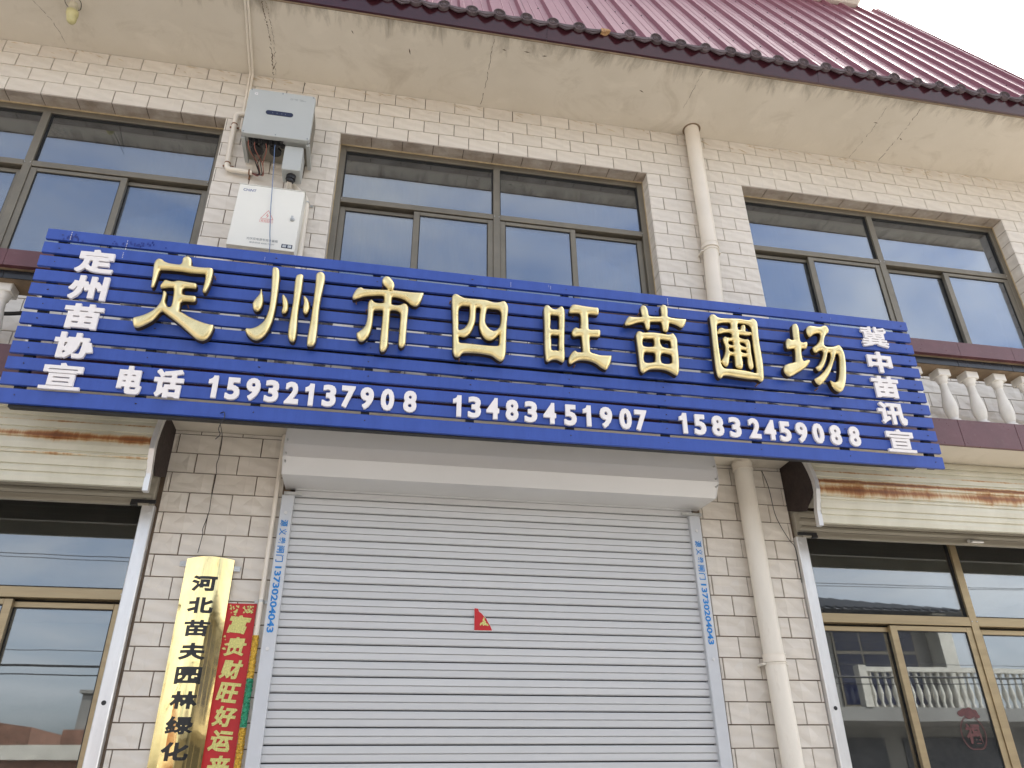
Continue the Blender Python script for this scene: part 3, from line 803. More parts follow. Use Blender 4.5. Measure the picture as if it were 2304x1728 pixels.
def baluster_mesh():
    m = MB(); z0, z1 = SLAB_T, 3.80
    H = z1 - z0
    m.box(-.038, .038, -.038, .038, 0, .022)
    pr = [(.036, .022), (.034, .032), (.022, .040), (.026, .05), (.034, .075), (.039, .105), (.037, .14), (.030, .18), (.023, .225), (.020, .262), (.021, .272), (.027, .276), (.027, .286), (.031, .296), (.036, .31)]
    seg = 20; vs = []; fs = []
    for i, (r_, z) in enumerate(pr):
        for k in range(seg):
            q = 2 * PI * k / seg; rr = r_ * (1 - (.05 if .05 < z < .24 and k % 2 else 0)); vs.append((rr * math.cos(q), rr * math.sin(q), z))
    for i in range(len(pr) - 1):
        for k in range(seg): fs.append((i * seg + k, i * seg + (k + 1) % seg, (i + 1) * seg + (k + 1) % seg, (i + 1) * seg + k))
    m.add(vs, fs, 0, True)
    m.bbox(-.040, .040, -.040, .040, .31, H, .004)
    return m.mesh('baluster', M['marble'])
bmh = baluster_mesh()
bx = 3.228 - .1865 * 41
while bx < X1:
    if bx > X0 + .1: link('baluster', bmh, house, (bx + .012, -.40, SLAB_T))
    bx += .1865

# ---- windows
def window(x0, x1, z0, z1, y, mull, trans, splits, alu, glass, fw=.045, tw=.042, side_lap=0):
    """fixed lights over sliding sashes; splits: (x from, x to, meeting stile centre, which leaf is in front)"""
    wn = empty('window', house)
    m = MB(); d = .055
    m.bbox(x0, x0 + fw, y, y + d, z0, z1); m.bbox(x1 - fw, x1, y, y + d, z0, z1)
    m.bbox(x0 + fw, x1 - fw, y + .001, y + d, z1 - fw, z1); m.bbox(x0 + fw, x1 - fw, y + .001, y + d, z0, z0 + fw)
    m.bbox(mull - .023, mull + .023, y - .004, y + d, z0 + fw, z1 - fw)
    for a, b in ((x0 + fw, mull - .023), (mull + .023, x1 - fw)):
        m.bbox(a, b, y - .002, y + d - .002, trans - tw / 2, trans + tw / 2)
    m.build('frame', alu, wn)
    gk = MB(); gb = .007
    sc_ = MB()
    for a, b in ((x0 + fw, mull - .023), (mull + .023, x1 - fw)):
        zA, zB = trans + tw / 2, z1 - fw
        for (p, q, r_, s_) in ((a, a + gb, zA, zB), (b - gb, b, zA, zB), (a + gb, b - gb, zA, zA + gb), (a + gb, b - gb, zB - gb, zB)):
            gk.box(p, q, y + .012, y + .03, r_, s_)
        gp = MB(); gp.box(a + .001, b - .001, y + .022, y + .027, zA + .001, zB - .001); gp.build('pane', glass, wn)
    for x in (mull - .016, mull + .016, x0 + fw + .006, x1 - fw - .006):
        sc_.tube([(x, y - .008, trans), (x, y, trans)], .0035, 6)
    sc_.build('screw', M['zinc'], wn)
    for (a, b, c_, front) in splits:
        for (p, q, leaf) in ((a, c_ + .021, 0), (c_ - .021, b, 1)):
            yy = y + (.004 if leaf == front else .03); sw = .036; zt_ = trans - tw / 2 - (.006 if leaf == front else .012)
            m = MB(); zb = z0 + fw
            st_l = sw + (.004 if leaf == 1 else 0)
            m.bbox(p, p + st_l, yy, yy + .024, zb, zt_); m.bbox(q - sw, q, yy, yy + .024, zb, zt_)
            m.bbox(p + st_l, q - sw, yy + .001, yy + .024, zt_ - .026, zt_); m.bbox(p + st_l, q - sw, yy + .001, yy + .024, zb, zb + .04)
            so = m.build('sash', alu, wn)
            P0, P1, Q0, Q1 = p + st_l, q - sw, zb + .04, zt_ - .026
            for (u, v, r_, s_) in ((P0, P0 + .005, Q0, Q1), (P1 - .005, P1, Q0, Q1), (P0 + .005, P1 - .005, Q1 - .005, Q1)):
                gk.box(u, v, yy + .006, yy + .018, r_, s_)
            gp = MB(); gp.box(P0 + .0005, P1 - .0005, yy + .010, yy + .015, Q0 + .0005, Q1 - .0005); gp.build('pane', glass, wn)
    # dark track behind the sliding leaves
    for a, b, c_, fr in splits: gk.box(a, b, y + .056, y + .060, trans - tw / 2 - .03, trans - tw / 2)
    gk.build('gasket', M['gasket'], wn)
    return wn
ZT = 5.026
for (a, b), mu, s1, s2, f1, f2 in ((UP[0], -2.195, -2.72, -1.645, 0, 0), (UP[1], .677, .150, 1.197, 1, 0), (UP[2], 3.530, 2.958, 4.048, 1, 1)):
    window(a + .002, b - .002, UZ0 + .004, UZ1 - .004, .1, mu, ZT, [(a + .047, mu - .023, s1, f1), (mu + .023, b - .047, s2, f2)], M['bronze'], M['glass_up'])
m = MB()
for (a, b) in UP:
    m.tube([(a + .01, .098, UZ1 - .004), (b - .01, .098, UZ1 - .004)], .006, 6)
    m.tube([(a + .004, .098, UZ0), (a + .004, .098, UZ1)], .005, 6); m.tube([(b - .004, .098, UZ0), (b - .004, .098, UZ1)], .005, 6)
m.build('sealant_bead', M['silicone'], house)
window(-3.4, -1.062, .45, 2.975, .1, -2.24, 2.474, [(-3.355, -2.263, -2.8, 0), (-2.217, -1.107, -1.592, 0)], M['champagne'], M['glass_low'], tw=.05)
window(2.392, 4.718, .45, 2.975, .1, 3.418, 2.464, [(2.437, 3.395, 2.902, 1), (3.441, 4.673, 4.05, 1)], M['champagne'], M['glass_low'], tw=.05)
m = MB(); m.box(-3.4, -1.062, .02, .25, 0, .448); m.box(2.392, 4.718, .02, .25, 0, .448); m.build('window_plinth', M['far_wall'], house)
# round sticker on the right-hand shop pane's front, red darkened as if behind glass
wst = MB(); cx, cz = 3.23, 1.885; vs = []; n = 40
def apple(t, k=1):
    x_ = .075 * math.cos(t); z_ = .088 * math.sin(t)
    if math.sin(t) < -.8: z_ += .012 * (1 - abs(math.cos(t)) * 1.6)
    return (cx + x_ * k, cz + z_ * k)
for i in range(n):
    a, b = 2 * PI * i / n, 2 * PI * (i + 1) / n
    for k1, k2 in ((1, .955), (.92, .9)):
        A, B, C_, D_ = apple(a, k1), apple(b, k1), apple(b, k2), apple(a, k2)
        wst.add([(A[0], .1130, A[1]), (B[0], .1130, B[1]), (C_[0], .1130, C_[1]), (D_[0], .1130, D_[1])], [(0, 1, 2, 3)])
for kk_, (dx, dz, r_) in enumerate(((-.045, .098, .02), (-.02, .105, .024), (.01, .112, .022), (.035, .1, .024), (.052, .085, .014), (0, .09, .025))):
    vs = [(cx + dx + r_ * math.cos(2 * PI * i / 10), .1126 - kk_ * .0002, cz + dz + r_ * .8 * math.sin(2 * PI * i / 10)) for i in range(10)]; wst.add(vs, [tuple(range(10))])
wst.build('window_sticker', M['apple_red'], house)
print_line('sticker_character', '福', cx - .045, cx + .045, cz - .05, cz + .05, .1129, M['apple_red'], house, bold=.03)

# ---- centre roller shutter
rs = empty('roller_shutter', house)
def slat_mesh():
    m = MB(); p = .0705; z = 0
    pr = [(.0, 0.0), (-.006, .0015), (-.0095, .005), (-.0100, .0300), (-.0030, .0312), (-.0030, .0336), (-.0110, .0348), (-.0112, .0595), (-.0085, .0648), (-.001, .0658), (.004, .0658), (.004, .0)]
    m.prism_x(pr, -.378, 1.737)
    return m.mesh('slat', M['shutter'])
smh = slat_mesh(); rr = random.Random(8)
for k in range(-2, 42):
    z = 2.885 - .0705 * k + .0705
    if z < .02: break
    o = link('slat', smh, rs, (0, -.012 + rr.gauss(0, .0006), z - .0705 + .001)); o.rotation_euler = (rr.gauss(0, .004), rr.gauss(0, .00012), 0)
m = MB(); m.box(-.378, 1.737, .0, .004, .02, 3.04); m.build('slat_backing', M['gasket'], rs)
for x0, x1 in ((-.436, -.375), (1.708, 1.769)):
    m = MB(); m.bbox(x0, x1, -.048, .03, 0, 2.955, .003); m.build('guide_rail', M['rail'], rs)
m = MB(); pr = [(.004, 3.0), (-.245, 2.985), (-.30, 3.055), (-.302, 3.12), (-.285, 3.20), (-.262, 3.283), (.004, 3.283)]
m.prism_x(pr, -.424, 1.778); m.build('shutter_box', M['housing'], rs)
m = MB()
for x, s_ in ((-.424, -1), (1.778, 1)):
    m.prism_x([(y - (.004 if y < 0 else 0), z) for y, z in pr], x, x + s_ * .004)
m.build('end_cap', M['housing'], rs)
m = MB()
for x, s_ in ((-.414, 1), (1.766, -1)):
    for z in (3.07, 3.14, 3.03): m.tube([(x, -.312, z), (x, -.29, z)], .004, 6)
m.box(-.426, -.34, -.062, -.05, 2.952, 2.966); m.box(1.66, 1.775, -.062, -.05, 2.952, 2.966)
m.build('bracket', M['zinc'], rs)
for x, z0, z1 in ((-.407, 2.29, 2.825), (1.739, 2.28, 2.815)):
    print_line('lettering', '13730204043', x - .0155, x + .0155, z0, z0 + .305, -.0494, M['stencil'], rs, rot90=True, bold=.032)
    for k, ch in enumerate('源义卷闸门'):
        print_line('lettering', ch, x - .018, x + .018, z1 - .0435 * k - .035, z1 - .0435 * k, -.0494, M['stencil'], rs, rot90=True, bold=.02)
    m = MB()
    for z in ((2.86, 2.22) if x < 0 else (2.87, 2.21)): m.tube([(x, -.0495, z), (x, -.053, z)], .008, 10)
    m.build('rail_plug', M['housing'], rs)
# dents of sun-bleached dirt are left to the paint; red scrap is a thing of its own

# ---- side roller shutters, rolled up
def side_shutter(xa, xb, xt, rust, name):
    """xa..xb extent; xt the end that is seen (a or b)"""
    sh = empty('roller_shutter', house)
    sh['label'] = name
    zc = [2.866, 2.95, 3.01, 3.066, 3.12, 3.19, 3.285]; yc = [-.290, -.308, -.320, -.324, -.312, -.285, -.235]
    def yz(z): return float(np.interp(z, zc, yc))
    prof = []
    for zt_, zb in ((3.285, 3.236), (3.232, 3.190), (3.184, 3.121), (3.116, 3.069), (3.064, 3.012), (3.006, 2.992), (2.989, 2.944), (2.941, 2.912), (2.906, 2.866)):
        prof += [(yz(zt_) + .003, zt_), (yz((zt_ + zb) / 2) - .003, (zt_ + zb) / 2 + .003), (yz(zb) - .003, zb + .001), (yz(zb) + .006, zb - .0005)]
    prof += [(-.274, 2.866), (-.274, 2.98), (-.298, 3.04), (-.298, 3.10), (-.258, 3.19), (-.21, 3.285)]
    m = MB(); m.prism_x(prof[::-1], xa, xb); m.build('shutter_cover', rust, sh)
    s_ = 1 if xt == xb else -1
    xe = xt
    m = MB(); pl = [(.004, 3.287), (-.24, 3.287), (-.27, 3.20), (-.285, 3.10), (-.27, 3.04), (-.18, 2.965), (-.10, 2.99), (.004, 3.03)]
    m.prism_x(pl, xe + s_ * .004, xe + s_ * .010); m.build('side_plate', M['dark_plate'], sh)
    m = MB(); c0 = [(-.24, 3.287), (-.29, 3.21), (-.315, 3.15), (-.332, 3.09), (-.331, 3.04), (-.318, 2.99), (-.30, 2.93), (-.295, 2.85)]
    c1 = [(y + .03, z) for y, z in c0]
    m.prism_x(c0[::-1] + c1, xe - s_ * .002 if s_ > 0 else xe - .022, xe + .022 if s_ > 0 else xe + .002)
    m.build('edge_trim', M['alu'], sh)
    m = MB(); m.tube([(xa + .02, -.15, 3.12), (xb - .02, -.15, 3.12)], .115, 20); m.build('roll', M['curtain'], sh)
    # curtain hanging just below the cover
    for k, (z0, z1) in enumerate(((2.985, 3.03), (2.94, 2.983), (2.905, 2.938))):
        m = MB(); m.prism_x([(-.022, z0), (-.022, z1), (-.030, z1 - .004), (-.033, (z0 + z1) / 2), (-.029, z0 + .002)], xa + .03, xb - .03); m.build('slat', M['curtain'], sh)
    m = MB(); m.prism_x([(-.02, 2.868), (-.02, 2.903), (-.032, 2.903), (-.032, 2.884), (-.044, 2.880), (-.044, 2.868)], xa + .03, xb - .03); m.build('bottom_bar', M['curtain'], sh)
    for xr in (xa, xb):
        sr = 1 if xr == xb else -1
        a, b = (xr - .063, xr - .005) if sr > 0 else (xr - .005, xr + .055)
        if xr == xt:
            m = MB(); m.bbox(a, b, -.032, .04, 0, 2.872, .004); m.tube([((a + b) / 2, -.0325, 1.99), ((a + b) / 2, -.0335, 1.99)], .01, 12, 1)
            m.tube([(b - .02 if s_ > 0 else a + .02, -.0325, 2.84), (b - .02 if s_ > 0 else a + .02, -.037, 2.84)], .009, 12, 0)
            m.build('guide_rail', [M['alu'], M['black_plastic']], sh)
            m = MB(); m.bbox(a + .01, b - .01, -.03, .04, 2.874, 3.05, .004); m.build('rail_head', M['curtain'], sh)
        else:
            m = MB(); m.bbox(a, b, -.05, .04, 0, 2.98, .004); m.build('guide_rail', M['alu'], sh)
    # little black stop bracket
    m = MB(); e0 = xt - s_ * .11
    m.box(min(e0, xt), max(e0, xt), -.052, -.038, 2.876, 2.892); m.box(min(e0, e0 + s_ * .03), max(e0, e0 + s_ * .03), -.057, -.034, 2.862, 2.876)
    m.build('stop_bracket', M['steel_dark'], sh)
    return sh
side_shutter(-3.42, -1.014, -1.014, M['rusty_l'], 'rolled-up cream shutter with one thin rust streak')
s2 = side_shutter(2.34, 4.76, 2.34, M['rusty_r'], 'rolled-up cream shutter with broad rust bands')
m = MB(); m.bbox(3.42, 3.50, -.062, -.046, 2.878, 2.892, .003); m.tube([(3.405, -.05, 2.885), (3.405, -.058, 2.885)], .009, 10); m.build('pull_latch', M['alu'], s2)

# =================================================================== THE SIGN
TL = math.radians(2.9)
SIGN_O = Vector((0, -.60, 3.05))
sign = tag(empty('shop_sign', loc=SIGN_O), 'long blue slatted sign board with gold and white Chinese characters and phone numbers', 'sign')
sign.rotation_euler = (TL, 0, 0)
# local frame: x along, z up the board, -y out of it
UL, URt = -1.583, 2.893
for k in range(12):
    tl, tr = .9380 - .0750 * k, .9030 - .07365 * k
    hl, hr = (.0578, .0550) if k < 11 else (.0675, .063)
    ex = .004 * k / 12
    m = MB(); b = .0018; n = 24; D_ = .016
    vs = []
    rr = random.Random(k)
    for i in range(n + 1):
        t = i / n; x = UL + (URt + ex * 2 - UL) * t
        zt_ = tl + (tr - tl) * t + .0009 * math.sin(t * 9 + k * 1.7); zb = zt_ - (hl + (hr - hl) * t)
        yy = .0012 * math.sin(t * 7 + k * 2.3)
        vs += [(x, D_ + yy, zb), (x, yy + b, zb), (x, yy, zb + b), (x, yy, zt_ - b), (x, yy + b, zt_), (x, D_ + yy, zt_)]
    fs = []
    for i in range(n):
        a = i * 6
        for q in range(6): fs.append((a + q, a + 6 + q, a + 6 + (q + 1) % 6, a + (q + 1) % 6))
    m.add(vs, fs); m.add(vs[:6], [tuple(range(6))]); m.add(vs[-6:], [tuple(range(6))[::-1]])
    m.build('slat', M['blue'], sign)
def top_at(x): return .938 + (.903 - .938) * (x - UL) / (URt - UL)
bx = UL + .07
while bx < URt:
    m = MB(); t_ = top_at(bx); m.box(bx - .019, bx + .019, .0185, .048, t_ - .865, t_ - .012); m.build('batten', M['steel_dark'], sign); bx += .485
m = MB()
for zz in (.09, .45, .84):
    m.box(UL + .03, URt - .10, .051, .085, zz - .012, zz + .02)
m.box(UL + .05, URt - .14, .0185, .05, .034, .055)
m.build('support_frame', M['steel_dark'], sign)
for x in (-1.3, -.2, .9, 2.0, 2.75):
    m = MB(); m.box(x - .02, x + .02, .086, .12, .10, .13); m.build('wall_bracket', M['steel_dark'], sign)
# screws along the slats
m = MB(); rr = random.Random(5)
for k in range(12):
    bx = UL + .07
    while bx < URt:
        t = (bx - UL) / (URt - UL); z = .938 - .0750 * k + (.903 - .938 + (.0750 - .07365) * k) * t - .03
        if rr.random() < .8: m.tube([(bx + rr.gauss(0, .004), -.0030, z), (bx, .002, z)], .0022, 6)
        bx += .485
o = m.build('screw', M['gold_side'], sign); o['kind'] = 'stuff'
# drips of white paint and bird lime on the top slats
m = MB()
for (x, z, l_) in ((-1.478, .93, .05), (-1.23, .915, .06), (-1.235, .845, .035), (.82, .905, .012), (.83, .9, .02), (1.47, .90, .05), (.62, .9, .03), (2.42, .88, .012), (-.6, .9, .02)):
    for q in range(4):
        zz = z - q * l_ / 4; m.add([(x - .0012, -.0012, zz), (x + .0012, -.0012, zz - .002), (x + .0008, -.0018, zz - l_ / 4 * rr.uniform(.4, .95)), (x - .0006, -.0018, zz - l_ / 4 * .8)], [(0, 3, 2, 1)])
m.build('paint_drip', M['white_letter'], sign)

# dried dark drips on the top slat, left end
m = MB(); rr = random.Random(31)
for k in range(60):
    x = rr.choice((rr.gauss(-1.47, .02), rr.gauss(-1.24, .05), rr.gauss(-1.12, .04))); z = .895 + rr.gauss(0, .012); a_, b_ = rr.uniform(.002, .006), rr.uniform(.003, .009)
    t = (x - UL) / (URt - UL); z -= .035 * t
    if not (.884 - .035 * t < z < .93 - .035 * t): continue
    m.add([(x + a_ * math.cos(q * PI / 4), -.0008 - k * .00001, z + b_ * math.sin(q * PI / 4)) for q in range(8)], [tuple(range(8))])
m.build('drip_mark', M['blue_deep'], sign)

# gold characters: outlines in millimetres on the board
GOLD = [
('定',[[(-1066,652),(-1066,643),(-1062,637),(-1056,637),(-1050,645),(-1047,673),(-1044,710),(-1041,731),(-1032,736),(-958,738),(-908,734),(-848,736),(-843,730),(-840,704),(-842,654),(-840,640),(-832,635),(-824,641),(-814,679),(-810,732),(-812,764),(-820,773),(-832,774),(-864,771),(-904,773),(-911,783),(-916,808),(-926,821),(-940,824),(-952,817),(-956,806),(-956,788),(-961,777),(-974,775),(-1010,777),(-1031,784),(-1042,793),(-1058,797),(-1069,788),(-1074,772),(-1074,750),(-1070,707)],[(-1026,654),(-1025,645),(-1020,637),(-1004,640),(-974,646),(-966,639),(-962,606),(-960,562),(-963,546),(-973,545),(-983,559),(-989,573),(-990,609),(-996,622),(-1005,626),(-1009,619),(-1008,598),(-1010,568),(-1020,540),(-1039,514),(-1070,490),(-1102,475),(-1108,466),(-1104,446),(-1094,427),(-1078,424),(-1053,440),(-1029,461),(-1014,482),(-1000,510),(-991,515),(-977,506),(-936,478),(-909,458),(-876,432),(-848,409),(-825,391),(-800,385),(-781,397),(-768,423),(-762,450),(-762,467),(-769,472),(-791,474),(-829,485),(-868,500),(-905,520),(-920,527),(-922,548),(-922,569),(-913,579),(-891,581),(-869,581),(-861,591),(-861,606),(-869,614),(-892,614),(-917,615),(-925,626),(-926,641),(-918,651),(-894,652),(-874,653),(-868,662),(-869,674),(-878,682),(-904,684),(-937,687),(-956,687),(-975,680),(-992,682),(-1005,685),(-1015,680)]]),
('州',[[(-585,685),(-590,656),(-604,627),(-611,610),(-612,595),(-606,574),(-595,563),(-584,562),(-574,572),(-567,594),(-566,622),(-571,649),(-579,676)],[(-544,812),(-549,803),(-546,762),(-541,709),(-537,647),(-536,591),(-542,542),(-555,507),(-579,481),(-602,470),(-622,468),(-625,460),(-621,447),(-609,431),(-587,414),(-567,411),(-547,425),(-528,454),(-516,494),(-509,539),(-506,595),(-506,656),(-507,713),(-511,766),(-516,798),(-525,811),(-535,814)],[(-482,666),(-486,659),(-482,628),(-477,601),(-479,579),(-476,566),(-468,563),(-458,568),(-451,585),(-452,613),(-457,634),(-469,654)],[(-433,779),(-437,759),(-437,711),(-434,633),(-435,563),(-437,505),(-436,457),(-429,431),(-419,419),(-409,417),(-400,428),(-397,458),(-398,500),(-402,560),(-402,637),(-400,700),(-401,763),(-402,781),(-410,788),(-422,787)],[(-388,670),(-388,657),(-384,633),(-384,599),(-380,579),(-370,570),(-361,577),(-355,596),(-355,617),(-363,645),(-375,662)],[(-337,807),(-344,793),(-342,738),(-342,669),(-342,597),(-344,521),(-347,460),(-347,419),(-343,406),(-332,402),(-317,407),(-308,426),(-306,456),(-306,510),(-309,586),(-308,663),(-302,737),(-300,779),(-305,801),(-318,812),(-329,813)]]),
('市',[[(-13,825),(-26,814),(-30,796),(-23,777),(-6,759),(9,747),(17,745),(27,754),(32,774),(28,793),(13,814),(0,824)],[(-131,747),(-147,737),(-160,709),(-164,690),(-161,678),(-151,676),(-134,684),(-111,696),(-80,704),(-43,710),(-21,711),(-15,704),(-14,678),(-18,672),(-40,669),(-56,672),(-68,683),(-78,682),(-86,667),(-87,639),(-85,598),(-89,551),(-100,523),(-122,500),(-128,492),(-125,474),(-114,454),(-102,450),(-87,459),(-71,483),(-61,520),(-57,564),(-57,607),(-54,625),(-45,627),(-24,630),(-15,624),(-15,584),(-16,522),(-17,467),(-17,431),(-12,411),(-3,405),(10,413),(20,435),(22,471),(21,541),(21,603),(21,628),(27,634),(48,635),(65,627),(70,612),(70,562),(69,500),(69,458),(74,441),(83,435),(95,442),(104,464),(104,504),(105,566),(106,619),(107,654),(100,672),(86,680),(76,677),(65,670),(46,666),(27,669),(25,680),(25,703),(30,710),(49,709),(77,703),(102,688),(119,674),(136,669),(149,674),(162,695),(171,725),(176,748),(170,751),(129,748),(88,748),(47,749),(14,749),(-34,745),(-80,742),(-112,741),(-121,746)]]),
('四',[[(330,763),(318,754),(314,732),(316,687),(321,608),(325,530),(327,469),(328,438),(338,415),(351,411),(362,417),(372,432),(388,438),(429,441),(473,440),(511,435),(530,424),(547,412),(561,409),(574,419),(584,445),(587,494),(588,557),(592,637),(598,702),(594,728),(582,746),(568,748),(551,740),(523,736),(480,745),(423,745),(381,745),(361,751),(344,760)],[(374,698),(360,692),(352,675),(351,640),(353,596),(354,563),(364,564),(382,577),(396,603),(403,639),(404,671),(402,697),(391,698)],[(497,696),(489,684),(485,651),(483,622),(490,601),(507,580),(524,574),(540,582),(554,604),(560,637),(560,675),(554,691),(540,696),(517,696)],[(445,696),(437,691),(436,662),(434,620),(426,585),(411,548),(389,526),(373,522),(356,524),(356,509),(360,492),(379,491),(428,491),(483,489),(527,490),(544,493),(551,503),(552,535),(554,561),(541,541),(521,522),(502,517),(483,524),(466,545),(454,578),(452,609),(454,651),(457,687),(454,695)]]),
('旺',[[(794,750),(784,743),(778,723),(779,654),(778,558),(778,495),(780,455),(784,433),(794,428),(805,435),(819,441),(839,443),(853,437),(867,431),(876,442),(880,467),(880,536),(885,633),(888,705),(886,731),(877,749),(866,750),(854,741),(842,731),(827,731),(813,740),(806,748)],[(814,692),(814,658),(812,615),(833,615),(852,617),(854,656),(855,690),(849,693),(823,693)],[(814,576),(814,536),(814,497),(831,497),(848,498),(850,540),(852,577),(837,578)],[(935,769),(922,760),(912,738),(911,719),(920,715),(941,718),(961,718),(967,707),(968,668),(965,641),(964,633),(952,632),(945,637),(931,630),(921,614),(920,595),(928,582),(944,584),(965,588),(968,577),(970,539),(970,504),(966,498),(943,497),(932,504),(920,496),(904,473),(897,450),(899,430),(909,426),(924,436),(947,449),(976,453),(1010,450),(1038,439),(1060,422),(1080,411),(1092,415),(1108,442),(1118,474),(1118,493),(1093,492),(1058,491),(1030,497),(1013,502),(1011,518),(1011,565),(1013,586),(1026,589),(1055,591),(1066,600),(1070,620),(1065,634),(1049,635),(1013,632),(1009,640),(1010,679),(1010,712),(1013,719),(1035,720),(1059,720),(1066,731),(1068,751),(1063,764),(1044,764),(990,766),(955,769)]]),
('苗',[[(1300,804),(1294,790),(1295,760),(1298,740),(1288,734),(1264,731),(1237,730),(1228,732),(1215,718),(1201,689),(1203,676),(1218,675),(1242,684),(1270,697),(1298,703),(1307,697),(1311,675),(1319,661),(1330,663),(1337,681),(1339,704),(1347,710),(1378,713),(1396,714),(1401,701),(1403,671),(1410,660),(1422,658),(1433,667),(1440,691),(1443,710),(1451,713),(1481,706),(1502,694),(1514,694),(1528,711),(1538,735),(1537,747),(1520,747),(1479,746),(1443,750),(1439,762),(1442,786),(1439,811),(1425,821),(1412,819),(1404,806),(1404,782),(1404,758),(1397,749),(1363,745),(1338,745),(1335,757),(1332,781),(1324,799),(1312,805)],[(1273,649),(1261,640),(1255,619),(1257,581),(1259,532),(1261,478),(1262,434),(1269,415),(1280,411),(1296,422),(1315,433),(1347,438),(1383,438),(1412,432),(1432,422),(1449,412),(1461,418),(1470,444),(1475,505),(1475,553),(1477,602),(1476,622),(1466,644),(1455,656),(1442,650),(1423,645),(1387,648),(1342,649),(1296,643),(1285,647)],[(1295,605),(1291,565),(1335,565),(1347,573),(1350,603),(1345,611),(1317,608)],[(1388,610),(1384,593),(1390,574),(1401,567),(1436,566),(1438,589),(1436,607),(1423,609)],[(1294,525),(1290,473),(1333,476),(1344,483),(1349,512),(1345,530),(1314,530)],[(1385,529),(1381,477),(1428,479),(1436,498),(1436,521),(1424,529)]]),
('圃',[[(1688,793),(1675,785),(1672,767),(1672,703),(1669,602),(1668,504),(1669,453),(1676,425),(1687,417),(1699,424),(1707,433),(1738,435),(1781,431),(1841,427),(1888,428),(1905,418),(1918,421),(1928,441),(1935,513),(1936,579),(1935,645),(1938,713),(1941,755),(1938,775),(1924,789),(1911,791),(1897,781),(1877,779),(1830,782),(1765,777),(1733,776),(1715,780),(1704,790)],[(1710,730),(1729,743),(1771,750),(1785,745),(1783,723),(1776,714),(1747,712),(1732,716),(1717,711),(1710,697),(1709,680),(1721,679),(1744,687),(1773,690),(1784,681),(1780,665),(1769,661),(1753,661),(1744,665),(1732,655),(1731,635),(1737,609),(1734,576),(1720,542),(1707,521),(1708,505),(1718,491),(1730,488),(1742,498),(1750,525),(1759,552),(1779,555),(1781,531),(1779,499),(1788,485),(1809,482),(1820,491),(1824,519),(1823,548),(1829,553),(1851,554),(1851,534),(1851,505),(1859,485),(1872,486),(1880,501),(1880,540),(1879,583),(1882,630),(1878,653),(1867,662),(1853,659),(1827,665),(1826,675),(1830,683),(1847,683),(1876,683),(1893,690),(1897,701),(1889,707),(1867,709),(1869,727),(1867,742),(1857,748),(1845,739),(1838,720),(1833,715),(1825,716),(1825,736),(1832,751),(1851,754),(1873,752),(1894,743),(1900,720),(1896,658),(1895,575),(1894,509),(1893,480),(1886,466),(1863,469),(1817,475),(1762,478),(1725,476),(1711,481),(1703,501),(1703,540),(1702,606),(1705,689)],[(1762,636),(1761,620),(1781,618),(1783,640)],[(1825,636),(1826,621),(1852,614),(1853,632),(1841,638)],[(1760,596),(1759,581),(1780,579),(1782,600)],[(1825,593),(1825,580),(1850,578),(1852,592),(1841,594)]]),
('场',[[(2158,785),(2145,776),(2140,748),(2137,713),(2135,689),(2125,683),(2114,686),(2101,689),(2092,678),(2086,650),(2090,627),(2107,626),(2129,631),(2132,621),(2128,587),(2123,560),(2116,550),(2093,543),(2064,530),(2051,514),(2048,488),(2058,469),(2074,462),(2093,469),(2124,488),(2160,511),(2187,533),(2206,558),(2208,568),(2194,572),(2173,563),(2168,568),(2167,598),(2171,628),(2177,636),(2193,635),(2206,645),(2213,666),(2208,680),(2191,676),(2176,676),(2174,690),(2177,728),(2177,762),(2170,781)],[(2246,782),(2232,775),(2223,760),(2221,736),(2229,714),(2240,713),(2260,729),(2281,739),(2297,737),(2298,723),(2286,694),(2264,668),(2242,652),(2238,642),(2242,622),(2255,618),(2270,628),(2287,635),(2296,627),(2291,606),(2275,575),(2254,546),(2237,533),(2237,518),(2250,509),(2264,517),(2285,542),(2307,584),(2319,616),(2330,627),(2337,621),(2331,593),(2310,551),(2275,508),(2241,479),(2215,462),(2215,451),(2223,435),(2237,428),(2255,438),(2287,470),(2314,508),(2340,557),(2358,596),(2369,619),(2380,623),(2385,609),(2377,561),(2366,510),(2351,469),(2336,455),(2319,452),(2304,460),(2304,442),(2314,414),(2331,399),(2350,397),(2369,412),(2387,446),(2403,497),(2415,564),(2419,622),(2413,655),(2401,675),(2388,679),(2373,670),(2342,662),(2316,663),(2310,676),(2318,708),(2333,733),(2349,749),(2356,764),(2350,784),(2338,793),(2324,790),(2313,784),(2292,781),(2266,782)]])
]

LBL = {'定': 'ding', '州': 'zhou'}
for ci, (ch, cs) in enumerate(GOLD):
    cont = [closed_curve(np.array(c) / 1000., 4) for c in cs]
    allp = np.concatenate(cont); cxy = (allp.min(0) + allp.max(0)) / 2
    a, b = segs_of(cont)
    vs, fs, side = solid(a, b, .0024, 0, .028, .016, .021, cxy[0], cxy[1], .62)
    m = MB(); m.add([(x, -h, y) for x, y, h in vs], fs, 0, True)
    for s_ in side: m.f.append(s_); m.mi.append(1); m.sm.append(False)
    # fixing studs that show at the ends of strokes
    rr = random.Random(ci + 20)
    for q in range(6):
        p = allp[rr.randrange(len(allp))] - cxy; dv = p / (np.linalg.norm(p) + 1e-6)
        px_, pz_ = p[0] + dv[0] * .006, p[1] + dv[1] * .006 - .003
        o0 = len(m.f); m.tube([(px_, .048, pz_), (px_, .020, pz_)], .0035, 7, 2)
    o = m.build('gold_character', [M['gold'], M['gold_side'], M['rust_steel']], sign, (cxy[0], -.050, cxy[1]))
    o['label'] = 'gold metal character %s' % ch
